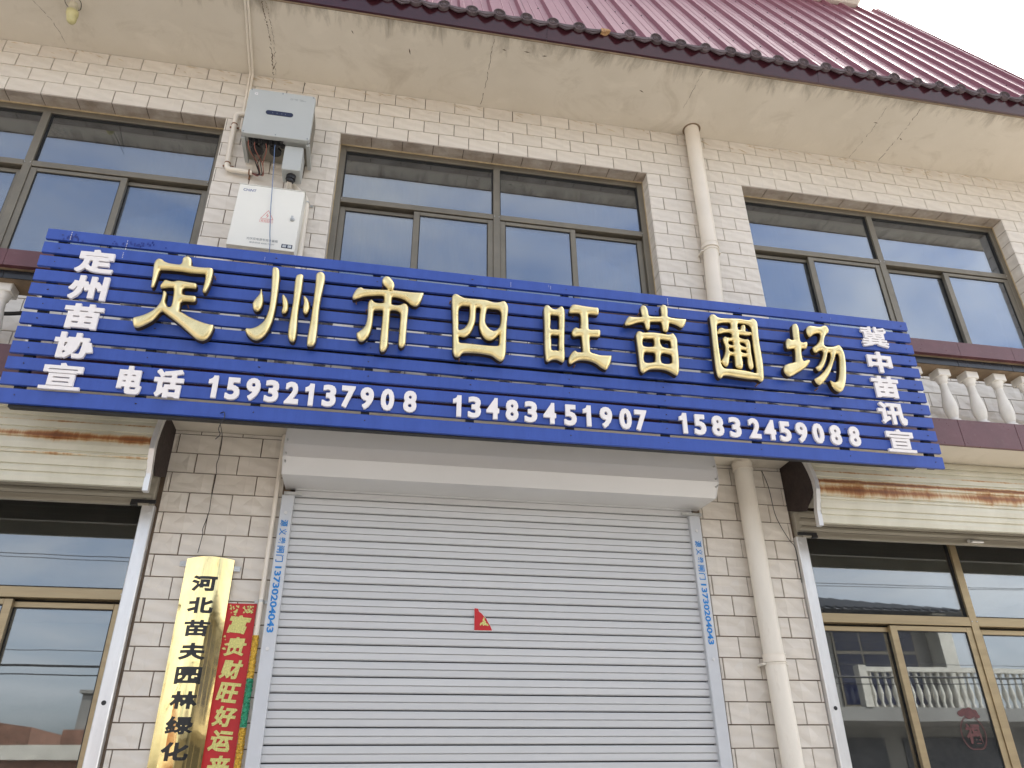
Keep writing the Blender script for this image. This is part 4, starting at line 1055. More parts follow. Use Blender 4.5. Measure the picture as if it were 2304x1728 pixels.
# white characters and digits, 14 mm acrylic
def white(ch, x, z, w_, h_, bold, shear=0):
    nm = 'digit' if ch.isdigit() else 'white_character'
    o = letter(nm, ch, w_, h_, bold, .013, M['white_letter'], sign, (x, -.0165, z), .002, shear)
    if not ch.isdigit(): o['label'] = 'white acrylic character %s' % ch
DIG = [('1',-.728,.182,.038,.104),('5',-.642,.179,.065,.102),('9',-.556,.184,.062,.105),('3',-.475,.181,.065,.106),('2',-.387,.18,.066,.104),('1',-.311,.178,.037,.103),('3',-.223,.179,.064,.105),('7',-.139,.181,.06,.104),('9',-.054,.181,.062,.105),('0',.039,.181,.063,.106),('8',.142,.18,.065,.107),('1',.361,.176,.04,.102),('3',.443,.175,.06,.105),('4',.53,.176,.063,.101),('8',.622,.174,.062,.103),('3',.713,.173,.06,.105),('4',.805,.173,.063,.104),('5',.906,.171,.061,.105),('1',.989,.174,.042,.103),('9',1.084,.173,.061,.108),('0',1.182,.173,.061,.108),('7',1.26,.171,.06,.104),('1',1.478,.173,.042,.106),('5',1.565,.171,.067,.106),('8',1.659,.172,.070,.107),('3',1.751,.171,.066,.107),('2',1.855,.173,.066,.107),('4',1.938,.171,.067,.107),('5',2.02,.168,.067,.107),('9',2.111,.17,.068,.107),('0',2.203,.171,.067,.108),('8',2.299,.169,.070,.108),('8',2.405,.169,.070,.108)]
for ch, x, z, w_, h_ in DIG:
    nar = {'1': .039}.get(ch, .061); white(ch, x, z, nar, .108, .0054)
for ch, x, z in (('定', -1.337, .772), ('州', -1.338, .627), ('苗', -1.328, .478), ('协', -1.332, .330), ('宣', -1.345, .178)):
    white(ch, x, z, .162, .126, .0060 if ch != '宣' else .0030)
for ch, x, z in (('冀', 2.656, .776), ('中', 2.654, .619), ('苗', 2.654, .470), ('讯', 2.655, .316), ('宣', 2.666, .163)):
    white(ch, x, z, .160 if ch != '中' else .145, .126, {'冀': .0020, '宣': .0030, '讯': .0052}.get(ch, .0060))
white('电', -1.071, .184, .100, .134, .0062); white('话', -.913, .181, .122, .138, .0058)

# =================================================================== PIPES
dp = tag(empty('downpipe', loc=(0, 0, 0)), 'thick cream rainwater downpipe running down the wall beside the closed grey shutter', 'pipe')
m = MB(); m.tube([(2.084, -.06, 0), (2.062, -.06, 2.21), (2.063, -.06, 3.30)], .0515, 24); m.build('lower_pipe', M['pvc_dirty'], dp)
m = MB(); m.tube([(2.064, -.06, 3.44), (2.072, -.06, 4.41), (2.100, -.06, 4.86)], .050, 24); m.build('middle_pipe', M['pvc'], dp)
m = MB(); m.tube([(2.098, -.06, 4.84), (2.11, -.06, SOF + .02)], .052, 24); m.build('upper_pipe', M['pvc'], dp)
for x, z in ((2.0975, 4.84), (2.062, 2.217), (2.063, 3.255)):
    m = MB(); m.tube([(x, -.06, z - .02), (x, -.06, z + .018)], .056, 24); m.tube([(x, -.06, z - .021), (x, -.06, z - .017)], .0585, 24); m.tube([(x, -.06, z + .015), (x, -.06, z + .019)], .0585, 24)
    m.build('coupling', M['pvc'], dp)
for x, z in ((2.0975, 4.80), (2.062, 2.19)):
    m = MB(); m.tube([(x, -.06, z - .003), (x, -.06, z + .003)], .0555, 24)
    for s_ in (-1, 1): m.box(x + s_ * .062 - .008, x + s_ * .062 + .008, -.067, -.006, z - .005, z + .005)
    m.build('pipe_clip', M['pvc_dirty'], dp)
m = MB(); m.tube([(2.11, -.06, SOF - .001), (2.11, -.06, SOF + .001)], .066, 24); m.build('hole_rim', M['mortar'], dp)

tp = tag(empty('thin_pipe', loc=(0, 0, 0)), 'thin cream conduit pipe left of the closed grey shutter, wrapped in tinsel lower down', 'pipe')
m = MB(); m.tube([(-.466, -.028, .3), (-.466, -.028, 3.285)], .0115, 12); m.build('conduit', M['pvc'], tp)
m = MB(); m.tube([(-.466, -.028, 2.428), (-.466, -.028, 2.440)], .0135, 12); m.box(-.497, -.436, -.010, -.004, 2.427, 2.441); m.tube([(-.49, -.014, 2.434), (-.49, -.008, 2.434)], .005, 8); m.tube([(-.442, -.014, 2.434), (-.442, -.008, 2.434)], .005, 8)
m.build('saddle_clip', M['zinc'], tp)
ga = tag(empty('tinsel_garland', loc=(-.466, -.028, 0)), 'gold and green tinsel wound round the thin pipe', 'garland')
def tinsel(z0, z1, mat):
    m = MB(); n = int((z1 - z0) / .004); seg = 12; vs = []; fs = []
    for i in range(n + 1):
        z = z0 + (z1 - z0) * i / n
        for k in range(seg):
            q = 2 * PI * k / seg; r_ = .0145 + .004 * noise.noise((q * 2.2, z * 150, 1.3)) + .0035 * noise.noise((math.cos(q) * 9, math.sin(q) * 9, z * 320))
            vs.append((r_ * math.cos(q), r_ * math.sin(q), z))
    for i in range(n):
        for k in range(seg): fs.append((i * seg + k, i * seg + (k + 1) % seg, (i + 1) * seg + (k + 1) % seg, (i + 1) * seg + k))
    m.add(vs, fs); o = m.build('tinsel', mat, ga); return o
tinsel(1.895, 2.093, M['tinsel_green'])['label'] = 'green tinsel'
tinsel(2.095, 2.279, M['tinsel_gold'])['label'] = 'upper gold tinsel'
tinsel(1.50, 1.893, M['tinsel_gold'])['label'] = 'lower gold tinsel'

# two slim conduits crossing the soffit to the inverter
cd = tag(empty('soffit_conduit', loc=(-.99, -.3, SOF)), 'pair of slim cream conduits running over the soffit down to the inverter', 'pipe')
def soff(p): return [(x + .99, y + .3, z - SOF) for x, y, z in p]
for dx in (-.0085, .0085):
    pts = fillet([(-.987 + dx, -.585, SOF - .010), (-1.014 + dx, -.015, SOF - .010), (-1.000 + dx, -.012, 5.40)], .02)
    m = MB(); m.tube(soff(pts), .008, 10); m.build('conduit', M['pvc'], cd)
cl = tag(empty('cable_conduit', loc=(0, 0, 0)), 'cream elbowed conduit left of the inverter with cables coming out of its end', 'pipe')
m = MB(); m.tube(fillet([(-.95, -.032, 5.529), (-1.046, -.032, 5.521), (-1.034, -.032, 5.043), (-.880, -.032, 5.037)], .03), .0165, 14); m.build('conduit', M['pvc'], cl)
m = MB()
for (x, z, v) in ((-1.044, 5.421, 1), (-1.034, 5.089, 1), (-.897, 5.037, 0)):
    if v: m.tube([(x, -.032, z - .004), (x, -.032, z + .004)], .0185, 14); m.box(x - .032, x + .032, -.010, -.004, z - .005, z + .005)
    else: m.tube([(x - .004, -.032, z), (x + .004, -.032, z)], .0185, 14); m.box(x - .005, x + .005, -.010, -.004, z - .035, z + .028)
m.build('clip', M['rust_steel'], cl)

# =================================================================== INVERTER
inv = tag(empty('solar_inverter', loc=(-.744, 0, 5.33)), 'grey wall mounted solar inverter with a dark pill-shaped display, above the meter box', 'inverter')
def rounded_plate(x0, x1, z0, z1, y0, y1, r, b=.003, n=6):
    m = MB(); ring = []
    for cx_, cz_, a0 in ((x1 - r, z1 - r, 0), (x0 + r, z1 - r, 90), (x0 + r, z0 + r, 180), (x1 - r, z0 + r, 270)):
        for k in range(n + 1):
            q = math.radians(a0 + 90 * k / n); ring.append((cx_, cz_, math.cos(q), math.sin(q)))
    N_ = len(ring)
    lv = [(y1, r), (y0 + b, r), (y0, r - b)]
    vs = []
    for y, rr in lv: vs += [(cx_ + rr * c_, y, cz_ + rr * s_) for cx_, cz_, c_, s_ in ring]
    fs = []
    for i in range(2):
        for k in range(N_): fs.append((i * N_ + k, i * N_ + (k + 1) % N_, (i + 1) * N_ + (k + 1) % N_, (i + 1) * N_ + k))
    m.add(vs, fs); m.add(vs[-N_:], [tuple(range(N_))]); m.add(vs[:N_], [tuple(range(N_))[::-1]])
    return m
m = rounded_plate(-.196, .205, -.186, .198, -.252, -.222, .022); m.build('front_cover', M['inverter'], inv)
m = MB(); m.box(-.180, .190, -.2215, -.17, -.172, .186); m.build('body', M['inverter'], inv)
m = MB(); m.box(-.178, .188, -.1695, -.012, -.168, .176)
m.build('back_body', M['inverter_back'], inv)
fm = MB(); fm.box(0, .003, 0, .13, 0, .34); fme = fm.mesh('cooling_fin', M['inverter_back'])
for s_ in (-1, 1):
    for k in range(7):
        o = link('cooling_fin', fme, inv, ((-.183 - .0015 if s_ < 0 else .1895), -.155 + .0, -.165)); o.location = ((-.1815 if s_ < 0 else .1885), -.155, -.165 + 0); o.scale = (2.4, 1, .12); o.location.z = -.165 + k * .05
for x0 in (-.196, .184):
    m = MB(); m.box(x0, x0 + .022, -.215, -.010, -.196, -.174); m.build('side_flange', M['inverter'], inv)
m = MB(); rr = random.Random(2)
m.box(-.158, .03, -.205, -.172, -.1795, -.1685) 
for k in range(5): m.tube([(-.145 + k * .03, -.195, -.17), (-.145 + k * .03, -.195, -.198)], .010, 10)
for k in range(5): m.tube([(-.145 + k * .03, -.165, -.17), (-.145 + k * .03, -.165, -.196)], .010, 10)
m.tube([(.005, -.185, -.17), (.005, -.185, -.20)], .02, 12); m.tube([(-.005, -.115, -.168), (-.005, -.115, -.184)], .036, 16); m.tube([(-.115, -.11, -.168), (-.115, -.11, -.182)], .036, 16)
m.tube([(.042, -.172, -.168), (.042, -.172, -.185)], .015, 12); m.tube([(.036, -.205, -.168), (.036, -.205, -.185)], .013, 12)
m.build('connector', M['black_plastic'], inv)
# display
def pill(x0, x1, zc, r, y, mat, name, par, tilt=0, d=.003):
    m = MB(); pts = [(x1 - r + r * math.cos(q), zc + r * math.sin(q)) for q in [math.radians(-90 + 180 * k / 10) for k in range(11)]] + [(x0 + r + r * math.cos(q), zc + r * math.sin(q)) for q in [math.radians(90 + 180 * k / 10) for k in range(11)]]
    n = len(pts); m.add([(x, y, z) for x, z in pts], [tuple(range(n))]); m.add([(x, y, z) for x, z in pts] + [(x, y + d, z) for x, z in pts], [(k, (k + 1) % n, (k + 1) % n + n, k + n) for k in range(n)])
    return m.build(name, mat, par)
pill(-.077, .087, .008, .0175, -.2545, M['navy'], 'display', inv)
m = MB()
for k, x in enumerate((-.038, -.012, .016, .038)): m.box(x, x + .006, -.2552, -.2546, .004, .0065); m.box(x + .001, x + .004, -.2552, -.2546, .009, .0105)
m.build('display_icon', M['grey_print'], inv)
m = MB()
for x, z in ((-.182, .184), (.004, .184), (.191, .184), (-.182, -.172), (.004, -.172), (.191, -.172)): m.tube([(x, -.2535, z), (x, -.250, z)], .0045, 8)
m.build('screw', M['grey_print'], inv)
print_line('logo', 'G', -.163, -.143, .145, .166, -.2526, M['white_letter'], inv, bold=.02)
m = MB()
for (z, segs) in ((.150, ((.055, .098), (.108, .132))), (.141, ((.052, .070), (.084, .10), (.112, .150)))):
    for a, b in segs: m.box(a, b, -.2527, -.2522, z, z + .0018)
m.build('small_print', M['grey_print'], inv)
# junction box hanging below, gland
m = rounded_plate(.062, .172, -.392, -.200, -.205, -.09, .012); m.build('junction_box', M['inverter'], inv)
m = MB(); m.tube([(.118, -.150, -.385), (.115, -.148, -.418)], .029, 16); m.tube([(.115, -.148, -.414), (.113, -.146, -.434)], .023, 12); m.build('cable_gland', M['black_plastic'], inv)
oc = tag(empty('outlet_conduit', loc=(0, 0, 0)), 'cream conduit bending from the junction box down past the right side of the meter box', 'pipe')
m = MB(); m.tube(fillet([(-.632, -.145, 4.905), (-.640, -.09, 4.90), (-.655, -.05, 4.985), (-.535, -.035, 4.875), (-.527, -.035, 4.78), (-.522, -.035, 3.95)], .035), .017, 14)
m.build('conduit', M['pvc'], oc)
m = MB(); m.tube([(-.530, -.035, 4.838), (-.530, -.035, 4.846)], .019, 14); m.box(-.515, -.492, -.012, -.004, 4.838, 4.846); m.tube([(-.498, -.02, 4.84), (-.498, -.006, 4.84)], .004, 8); m.build('clip', M['zinc'], oc)
# cables
cb = tag(empty('cable_bundle', loc=(0, 0, 0)), 'loop of thin dark red and black cables under the inverter', 'cable')
rr = random.Random(9)
for k in range(7):
    xs_ = -.900 + .012 * k + (.03 if k > 3 else 0); bx_ = rr.uniform(-.02, .02)
    pts = spline([(xs_, -.20, 5.14), (xs_ + .006, -.17, 5.10), (-.845 + bx_ + .004 * k, -.10, 5.06), (-.832 + bx_ * .6 + .003 * k, -.05, 5.035 - .004 * k), (-.845 + bx_ * .3, -.035, 5.012 + .003 * k), (-.885, -.033, 5.034 + rr.uniform(-.005, .005))], 7)
    m = MB(); m.tube(pts, .0026, 6); m.build('cable', M['copper_red'] if k % 3 == 0 else M['black_plastic'], cb)
bc = tag(empty('blue_cable', loc=(0, 0, 0)), 'thin blue cable hanging from the inverter across the front of the meter box', 'cable')
m = MB(); m.tube(spline([(-.742, -.195, 5.14), (-.741, -.20, 5.10), (-.731, -.18, 4.97), (-.726, -.170, 4.89), (-.716, -.165, 4.76), (-.709, -.163, 4.665), (-.690, -.165, 4.49), (-.672, -.175, 4.333), (-.665, -.19, 3.95)], 7), .0024, 6); m.build('cable', M['blue_cable'], bc)

# =================================================================== METER BOX
mbx = tag(empty('meter_box', loc=(-.725, 0, 4.604)), 'cream steel electricity meter box with a red warning triangle and a key lock', 'electrical box')
mbx.rotation_euler = (0, math.radians(-1.2) * -1, 0)
m = MB(); m.bbox(-.188, .188, -.128, -.006, -.227, .227, .003); m.build('case', M['meter'], mbx)
m = rounded_plate(-.187, .187, -.226, .226, -.150, -.1295, .004, .002, 3); m.build('door', M['meter'], mbx)
m = MB(); m.box(-.192, .192, -.152, -.006, .2275, .231); m.build('rain_lip', M['meter'], mbx)
print_line('maker_name', 'CHiNT', -.161, -.088, .176, .196, -.1506, M['blue_print'], mbx, bold=.012)
m = MB()
def bar(m, p, q, w_, y):
    p, q = Vector((p[0], 0, p[1])), Vector((q[0], 0, q[1])); d = (q - p).normalized(); n = Vector((-d.z, 0, d.x)) * w_ / 2; d = d * w_ * .3
    m.add([(v.x, y, v.z) for v in (p - d - n, q + d - n, q + d + n, p - d + n)], [(0, 1, 2, 3)])
T_ = [(.003, .050), (-.032, -.013), (.038, -.013)]
for i in range(3): bar(m, T_[i], T_[(i + 1) % 3], .0024, -.1506)
bar(m, (.004, .026), (-.003, .012), .003, -.1506); bar(m, (-.003, .012), (.008, .013), .0025, -.15065); bar(m, (.008, .013), (.001, -.003), .003, -.1507)
R_ = [(-.034, -.020), (.038, -.020), (.038, -.039), (-.034, -.039)]
for i in range(4): bar(m, R_[i], R_[(i + 1) % 4], .0012, -.1506)
m.build('warning_triangle', M['red_print'], mbx)
print_line('warning_text', '有电危险', -.028, .032, -.036, -.023, -.1506, M['red_print'], mbx)
print_line('box_text', '光伏双电源专用计量箱', -.085, .088, -.176, -.158, -.1506, M['grey_print'], mbx)
print_line('box_text', '服务热线 4008177777', -.065, .072, -.199, -.187, -.1506, M['grey_print'], mbx)
m = MB(); m.tube([(.145, -.1508, .004), (.145, -.156, .004)], .013, 16); m.tube([(.145, -.156, .004), (.145, -.159, .004)], .009, 12)
m.box(.136, .149, -.162, -.157, .002, .026); m.build('lock', M['zinc'], mbx)
m = MB(); m.box(.112, .172, -.1512, -.1502, -.207, -.180); m.build('sight_window', M['navy'], mbx)
m = MB(); m.box(.118, .139, -.153, -.1515, -.203, -.185); m.box(.146, .167, -.153, -.1515, -.203, -.185); m.build('meter_dial', M['zinc'], mbx)

# =================================================================== PLAQUE, COUPLET, SCRAP
pq = tag(empty('brass_plaque', loc=(-.7205, 0, 2.1)), 'tall curved polished brass plaque with black vertical Chinese characters', 'plaque')
def plq_y(x, w_=.107): return -.022 - .034 * math.cos(min(1, abs(x) / w_) * PI / 2)
m = MB(); n = 28; vs = []; zA, zB = -1.1, .523
rows = [zA + (zB - zA) * j / 30 for j in range(31)]
for j, z in enumerate(rows):
    for i in range(n + 1):
        x = -.107 + .214 * i / n; top = z + (.006 * math.cos(x / .107 * PI / 2) if j == 30 else 0)
        vs.append((x, plq_y(x) + .0006 * noise.noise((x * 8, z * 3.5, 0)), top))
m.add(vs, [(j * (n + 1) + i, j * (n + 1) + i + 1, (j + 1) * (n + 1) + i + 1, (j + 1) * (n + 1) + i) for j in range(30) for i in range(n)], 0, True)
for s_ in (-1, 1): m.box(min(s_ * .107, s_ * .104), max(s_ * .107, s_ * .104), -.0215, -.006, zA, zB)
vt = [(-.107 + .214 * i / n, plq_y(-.107 + .214 * i / n), zB + .006 * math.cos((-.107 + .214 * i / n) / .107 * PI / 2)) for i in range(n + 1)]
m.add(vt + [(x, -.006, z) for x, y, z in vt], [(i, i + 1, i + n + 2, i + n + 1) for i in range(n)])
m.build('brass_sheet', M['brass'], pq)
for s_, z in ((-1, .50), (1, .485)):
    m = MB(); m.box(min(s_ * .104, s_ * .137), max(s_ * .104, s_ * .137), -.012, -.008, z - .012, z + .012); m.tube([(s_ * .125, -.014, z), (s_ * .125, -.012, z)], .005, 8); o = m.build('hanging_lug', M['zinc'], pq)
for k, ch in enumerate('河北苗夫园林绿化有限公司'):
    z = 2.503 - .1003 * k - 2.1
    w_, h_ = .110, .071
    a, b = text_segs(ch); lo = np.minimum(a.min(0), b.min(0)); hi = np.maximum(a.max(0), b.max(0)); c_ = (lo + hi) / 2; bd = {'苗': .0030, '绿': .0026, '园': .0027}.get(ch, .0037)
    kk = np.array([(w_ - 2 * bd) / (hi[0] - lo[0]), (h_ - 2 * bd) / (hi[1] - lo[1])])
    v2, f2, sd2 = solid((a - c_) * kk, (b - c_) * kk, .0022, bd, .0015)
    m = MB(); m.add([(x, plq_y(x - .005) - .0012 - hh * 1.0, y) for x, y, hh in v2], f2)
    m.f += sd2; m.mi += [0] * len(sd2); m.sm += [False] * len(sd2)
    o = m.build('character', M['black_paint'], pq, (-.005, 0, z)); o['label'] = 'black character %s' % ch

cp = tag(empty('spring_couplet', loc=(-.551, 0, 2.0)), 'red paper couplet strip with gold glitter characters, beside the brass plaque', 'banner')
m = MB(); n = 30; vs = []
for j in range(n + 1):
    z = -.62 + 1.046 * j / n
    for i in range(7):
        x = -.066 + .132 * i / 6; vs.append((x, -.0045 - .0012 * noise.noise((x * 20, z * 7, 3)), z))
m.add(vs, [(j * 7 + i, j * 7 + i + 1, (j + 1) * 7 + i + 1, (j + 1) * 7 + i) for j in range(n) for i in range(6)], 0, True)
m.add([(v[0], v[1] + .0015, v[2]) for v in vs], [(j * 7 + i, (j + 1) * 7 + i, (j + 1) * 7 + i + 1, j * 7 + i + 1) for j in range(n) for i in range(6)], 0, True)
m.build('paper', M['red_paper'], cp)
rr = random.Random(6)
for k, ch in enumerate('富贵财旺好运来'):
    z = 2.331 - .0975 * k - 2.0
    o = letter('gold_print', ch, .094, .082, .0032 if ch not in '富贵' else .0024, .0006, M['gold_foil'], cp, (rr.uniform(-.004, .002), -.0075, z), .0022, .12)
    o.rotation_euler = (0, rr.uniform(-.05, .12), 0); o['label'] = 'gold print character %s' % ch
m = MB()
for k in range(46):
    cx_, cz_ = (rr.uniform(-.055, -.015), rr.uniform(.375, .415)) if k < 18 else ((rr.uniform(.005, .055), rr.uniform(.385, .415)) if k < 40 else (rr.uniform(-.058, -.045), rr.uniform(.22, .3)))
    a0 = rr.uniform(0, 6.28); r_ = rr.uniform(.003, .008)
    m.add([(cx_ + r_ * math.cos(a0 + t) * (1 if i % 2 else .55), -.0072 - k * .00001, cz_ + r_ * math.sin(a0 + t) * (1 if i % 2 else .55)) for i, t in enumerate([q * PI / 3 for q in range(6)])], [tuple(range(6))])
m.build('printed_flower', M['gold_foil'], cp)

sr = tag(empty('paper_scrap', loc=(.538, -.0262, 2.327)), 'torn red scrap of paper with a gold figure stuck on the closed grey shutter', 'paper')
m = MB(); pts = [(0, .104), (.018, .102), (.022, .088), (.035, .080), (.045, .068), (.058, .055), (.070, .034), (.080, .018), (.087, .000), (0, 0)]
m.add([(x, 0, z) for x, z in pts], [tuple(range(len(pts)))[::-1]]); m.add([(x, -.0012, z) for x, z in pts], [tuple(range(len(pts)))])
m.build('paper', M['red_paper'], sr)
m = MB(); pts = [(-.001, .105), (.019, .104), (.023, .090), (.036, .082), (.046, .070), (.060, .057), (.072, .036), (.082, .019), (.089, -.002), (-.001, -.003)]
m.add([(x, .0012, z) for x, z in pts], [tuple(range(len(pts)))]); m.build('torn_edge', M['white_letter'], sr)
m = MB()
for (x, z, r_) in ((.045, .048, .008), (.050, .038, .009), (.042, .036, .007), (.055, .030, .008), (.062, .027, .006), (.035, .032, .006), (.046, .027, .007), (.030, .026, .005), (.047, .057, .005), (.066, .024, .004)):
    a0 = rr.uniform(0, 6); m.add([(x + r_ * math.cos(a0 + q) * rr.uniform(.6, 1), -.002 - r_ * .05, z + r_ * math.sin(a0 + q) * rr.uniform(.6, 1)) for q in [i * PI / 3.5 for i in range(7)]], [tuple(range(7))])
m.build('gold_print', M['gold_foil'], sr)

# =================================================================== LAMP, WIRES
lp = tag(empty('soffit_lamp', loc=(-2.034, -.34, SOF)), 'small yellowed screw-in lamp on the soffit near the left corner', 'lamp')
lpt = Matrix.Rotation(.32, 4, 'Y') @ Matrix.Rotation(-.1, 4, 'X')
m = MB(); m.lathe(0, 0, [(.028, 0), (.030, -.012), (.024, -.022), (.023, -.040), (.031, -.044), (.033, -.056)][::-1], 18); m.build('socket', M['lamp_base'], lp)
m = MB(); m.lathe(0, 0, [(.005, -.148), (.018, -.144), (.026, -.130), (.029, -.105), (.030, -.085), (.034, -.082), (.034, -.056), (.03, -.054)], 20); m.build('lamp_shade', M['lamp_glass'], lp)
m = MB(); m.tube(spline([(-.012, .02, -.03), (-.035, -.03, -.02), (-.02, -.10, -.004), (.01, -.30, -.004)], 6), .002, 6); m.tube(spline([(.015, 0, -.04), (.045, -.01, -.045), (.055, -.045, -.02), (.03, -.09, -.004), (.02, -.25, -.004)], 6), .002, 6); m.build('flex', M['black_plastic'], lp)
lp.rotation_euler = (.12, -.10, 0)

def wire(name, label, pts, r_=.0022, mat='black_plastic', n=6):
    o_ = Vector(pts[0]); m = MB(); m.tube([p - o_ for p in spline(pts, n)], r_, 6)
    o = m.build(name, M[mat], None, o_); tag(o, label, 'wire'); return o
wire('loose_wire', 'loose thin black wire hanging above the brass plaque', [(-.765, -.36, 3.27), (-.76, -.10, 3.24), (-.770, -.02, 3.155), (-.773, -.03, 3.10), (-.769, -.018, 3.05), (-.771, -.02, 2.93), (-.770, -.018, 2.852), (-.783, -.022, 2.77), (-.780, -.018, 2.74), (-.786, -.02, 2.653)], .0017)
wire('loose_wire', 'loose thin black wire hanging beside the thick lower downpipe', [(2.203, -.02, 3.26), (2.224, -.025, 3.154), (2.236, -.02, 3.008), (2.257, -.022, 2.929), (2.297, -.018, 2.851), (2.322, -.02, 2.80), (2.325, -.012, 2.62)], .0019)
wire('dark_cable', 'thick black cable passing behind the left end of the blue sign', [(-3.2, -.30, 3.66), (-2.2, -.30, 3.68), (-1.83, -.30, 3.708), (-1.70, -.31, 3.715), (-1.48, -.34, 3.665), (-1.30, -.34, 3.64), (-.7, -.30, 3.66), (.4, -.25, 3.60), (1.6, -.25, 3.62)], .010)
w_ = wire('tie_wire', 'twist of black wire tied round the bottom slat of the sign', [(-.68, -.60, 3.115), (-.66, -.622, 3.11), (-.655, -.622, 3.085), (-.662, -.62, 3.07), (-.675, -.60, 3.04), (-.668, -.585, 3.02), (-.685, -.575, 3.0)], .0022)
wire('roof_wire', 'short wire end poking up above the inverter', [(-.665, -.02, 5.80), (-.662, -.03, 5.85), (-.658, -.02, 5.90)], .0018)

# =================================================================== ACROSS THE STREET (seen in the glass)
def house_far(x0, x1, y0, y1, h, label, rh=1.5):
    hs = tag(empty('street_house', loc=((x0 + x1) / 2, y1, 0)), label, 'building', 'houses across the street seen in the window glass')
    ox, oy = (x0 + x1) / 2, y1
    m = MB(); m.box(x0 - ox, x1 - ox, y0 - oy, -.02, 0, h); m.build('wall', M['far_wall'], hs)
    a, b = x0 - ox - .6, x1 - ox + .6; c_, d = y0 - oy - .6, .7; ym = (c_ + d) / 2
    m = MB(); rx = (d - c_) / 2 * .9
    m.add([(a, d, h), (b, d, h), (b, c_, h), (a, c_, h), (a + rx, ym, h + rh), (b - rx, ym, h + rh)], [(0, 1, 5, 4), (1, 2, 5), (2, 3, 4, 5), (3, 0, 4), (3, 2, 1, 0)])
    m.build('roof', M['far_roof'], hs)
    m = MB(); k = a
    while k < b:
        t = min(1, (k - a) / rx, (b - k) / rx); m.tube([(k, d, h + .03), (k, d + (ym - d) * t, h + .03 + rh * t)], .045, 5); k += .28
    o = m.build('roof_tiles', M['far_roof'], hs); o['kind'] = 'stuff'
    return hs, ox, oy
h1, ox, oy = house_far(6.5, 15.6, -23, -15, 5.9, 'two storey grey house across the street with a hipped tile roof and white balusters', 1.5)
m = MB(); m.box(-4.6, 12, -.02, 1.5, 3.15, 3.45); m.build('balcony', M['far_wall'], h1)
m = MB(); m.box(1.0, 12, 1.36, 1.5, 4.25, 4.36); m.build('balcony_rail', M['far_white'], h1)
bs = MB(); bs.lathe(0, 0, [(.05, 0), (.05, .06), (.03, .1), (.065, .25), (.07, .32), (.03, .55), (.03, .66), (.05, .7), (.05, .8)], 8); bsm = bs.mesh('baluster', M['far_white'])
for k in range(54): link('baluster', bsm, h1, (1.1 + k * .2, 1.43, 3.45))
m = MB(); m.box(.8, 1.0, 1.3, 1.52, 3.45, 4.4); m.build('balcony_post', M['far_white'], h1)
m = MB(); m.box(4.0, 4.4, .0, .5, 3.45, 5.9); m.build('column', M['far_white'], h1)
m = MB(); m.box(4.56, 12, -5, -.03, 0, 3.15); m.build('annex_wall', M['far_wall'], h1)
for x in (-4.2, -1.5, 1.2):
    m = MB(); m.box(x, x + 2.4, -.01, .02, 3.6, 5.7); f = m.build('window', M['bronze'], h1)
    m = MB()
    for q in range(3): m.box(x + .06 + q * .78, x + .78 + q * .78, .021, .03, 3.66, 4.9); m.box(x + .06 + q * .78, x + .78 + q * .78, .021, .03, 4.98, 5.64)
    m.build('pane', M['navy'], f)
for x in (-4.2, -.8, 2.6, 6.4):
    m = MB(); m.box(x, x + 2.9, -.01, .02, .1, 2.9); m.build('shop_door', M['far_roof'], h1)
h2, ox, oy = house_far(-3, 5.0, -25, -17.5, 3.0, 'low house across the street with a grey hipped roof', 1.2)
m = MB(); m.box(-3, -1, -.01, .02, .1, 2.3); m.build('door', M['bronze'], h2)
yd = tag(empty('yard_wall', loc=(-13, -14.5, 0)), 'weathered brick yard wall with a concrete coping across the street', 'wall')
m = MB(); m.box(-9, 9.5, -.3, 0, 0, 2.45); m.build('wall', M['brick_far'], yd)
m = MB(); m.box(-9.1, 9.6, -.4, .1, 2.45, 2.72); m.build('coping', M['far_white'], yd)
bh = tag(empty('brick_shed', loc=(-12.5, -17, 0)), 'red brick shed with a sloping top behind the yard wall across the street', 'building')
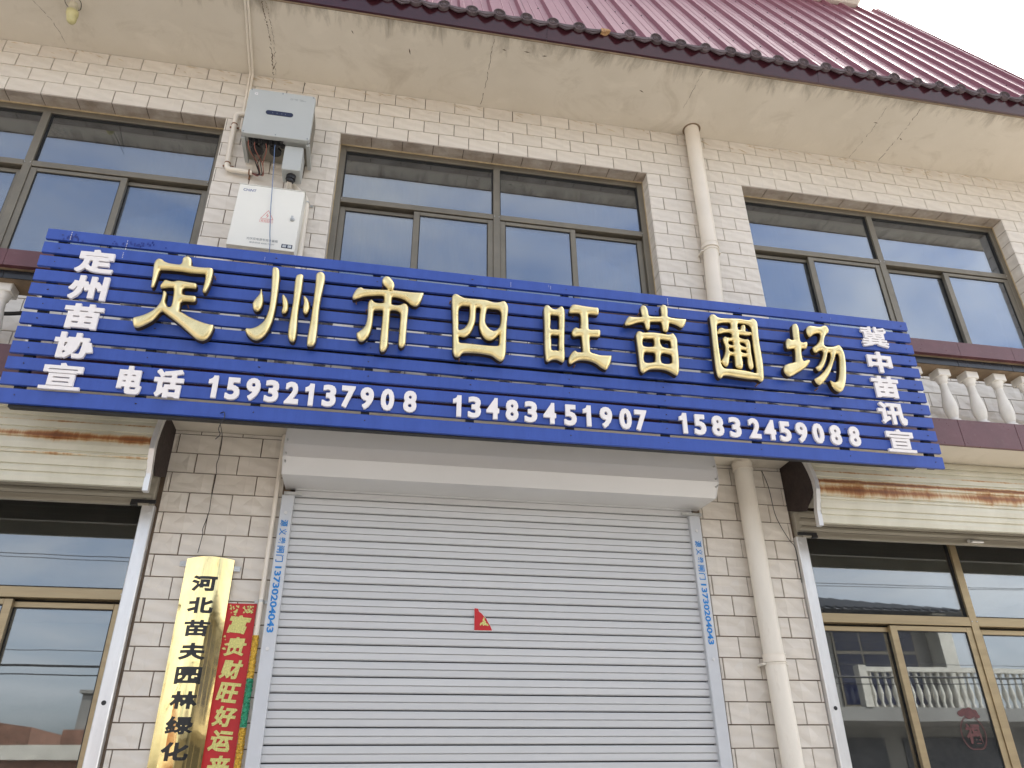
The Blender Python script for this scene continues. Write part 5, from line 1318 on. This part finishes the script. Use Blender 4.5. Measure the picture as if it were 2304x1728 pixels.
m = MB(); m.add([(-5, -4, 0), (5.2, -4, 0), (5.2, 0, 0), (-5, 0, 0), (-5, -4, 4.6), (5.2, -4, 3.25), (5.2, 0, 3.25), (-5, 0, 4.6)], [(0, 3, 2, 1), (4, 5, 6, 7), (0, 1, 5, 4), (1, 2, 6, 5), (2, 3, 7, 6), (3, 0, 4, 7)]); m.build('wall', M['brick_far'], bh)
wt = tag(empty('water_tank', loc=(-5.75, -16, 0)), 'small grey roof top tank on a brick base across the street', 'tank')
m = MB(); m.box(-.42, .42, -.4, .4, 0, 3.1); m.build('base', M['brick_far'], wt); m = MB(); m.box(-.24, .24, -.24, .24, 3.1, 3.85); m.box(-.3, .3, -.3, .3, 3.85, 3.92); m.build('tank', M['far_wall'], wt)
for i, (x, lab) in enumerate(((-24, 'grey concrete utility pole at the left of the far kerb'), (26, 'grey concrete utility pole at the right of the far kerb'))):
    p = tag(empty('utility_pole', loc=(x, -10.6, 0)), lab, 'pole', 'poles carrying the street cables')
    m = MB(); m.tube([(0, 0, 0), (0, 0, 9)], [.16, .1], 12); m.build('pole', M['far_wall'], p); m = MB(); m.box(-.05, .05, -.8, .8, 7.6, 7.7); m.build('cross_arm', M['steel_dark'], p)
def overhead(z, y, sag, r_, label):
    pts = [(-24 + 50 * k / 24, y, z - sag * (1 - ((k - 12) / 12) ** 2)) for k in range(25)]; o_ = Vector(pts[0])
    m = MB(); m.tube([Vector(p) - o_ for p in pts], r_, 6); o = m.build('overhead_cable', M['cable'], None, o_); tag(o, label, 'cable', 'overhead street cables')
overhead(3.78, -10.2, .16, .020, 'thickest black bundle cable, lowest over the far kerb')
overhead(3.80, -10.25, .32, .010, 'cable lashed loosely under the thick bundle')
overhead(4.00, -10.3, .12, .006, 'thin black cable just above the thick bundle')
overhead(5.72, -10.5, .22, .007, 'lower of the thin black cables on the pole arms')
overhead(5.85, -10.6, .40, .006, 'most sagging thin black cable on the pole arms')
overhead(6.45, -10.9, .28, .008, 'uppermost thin black cable on the pole arms')
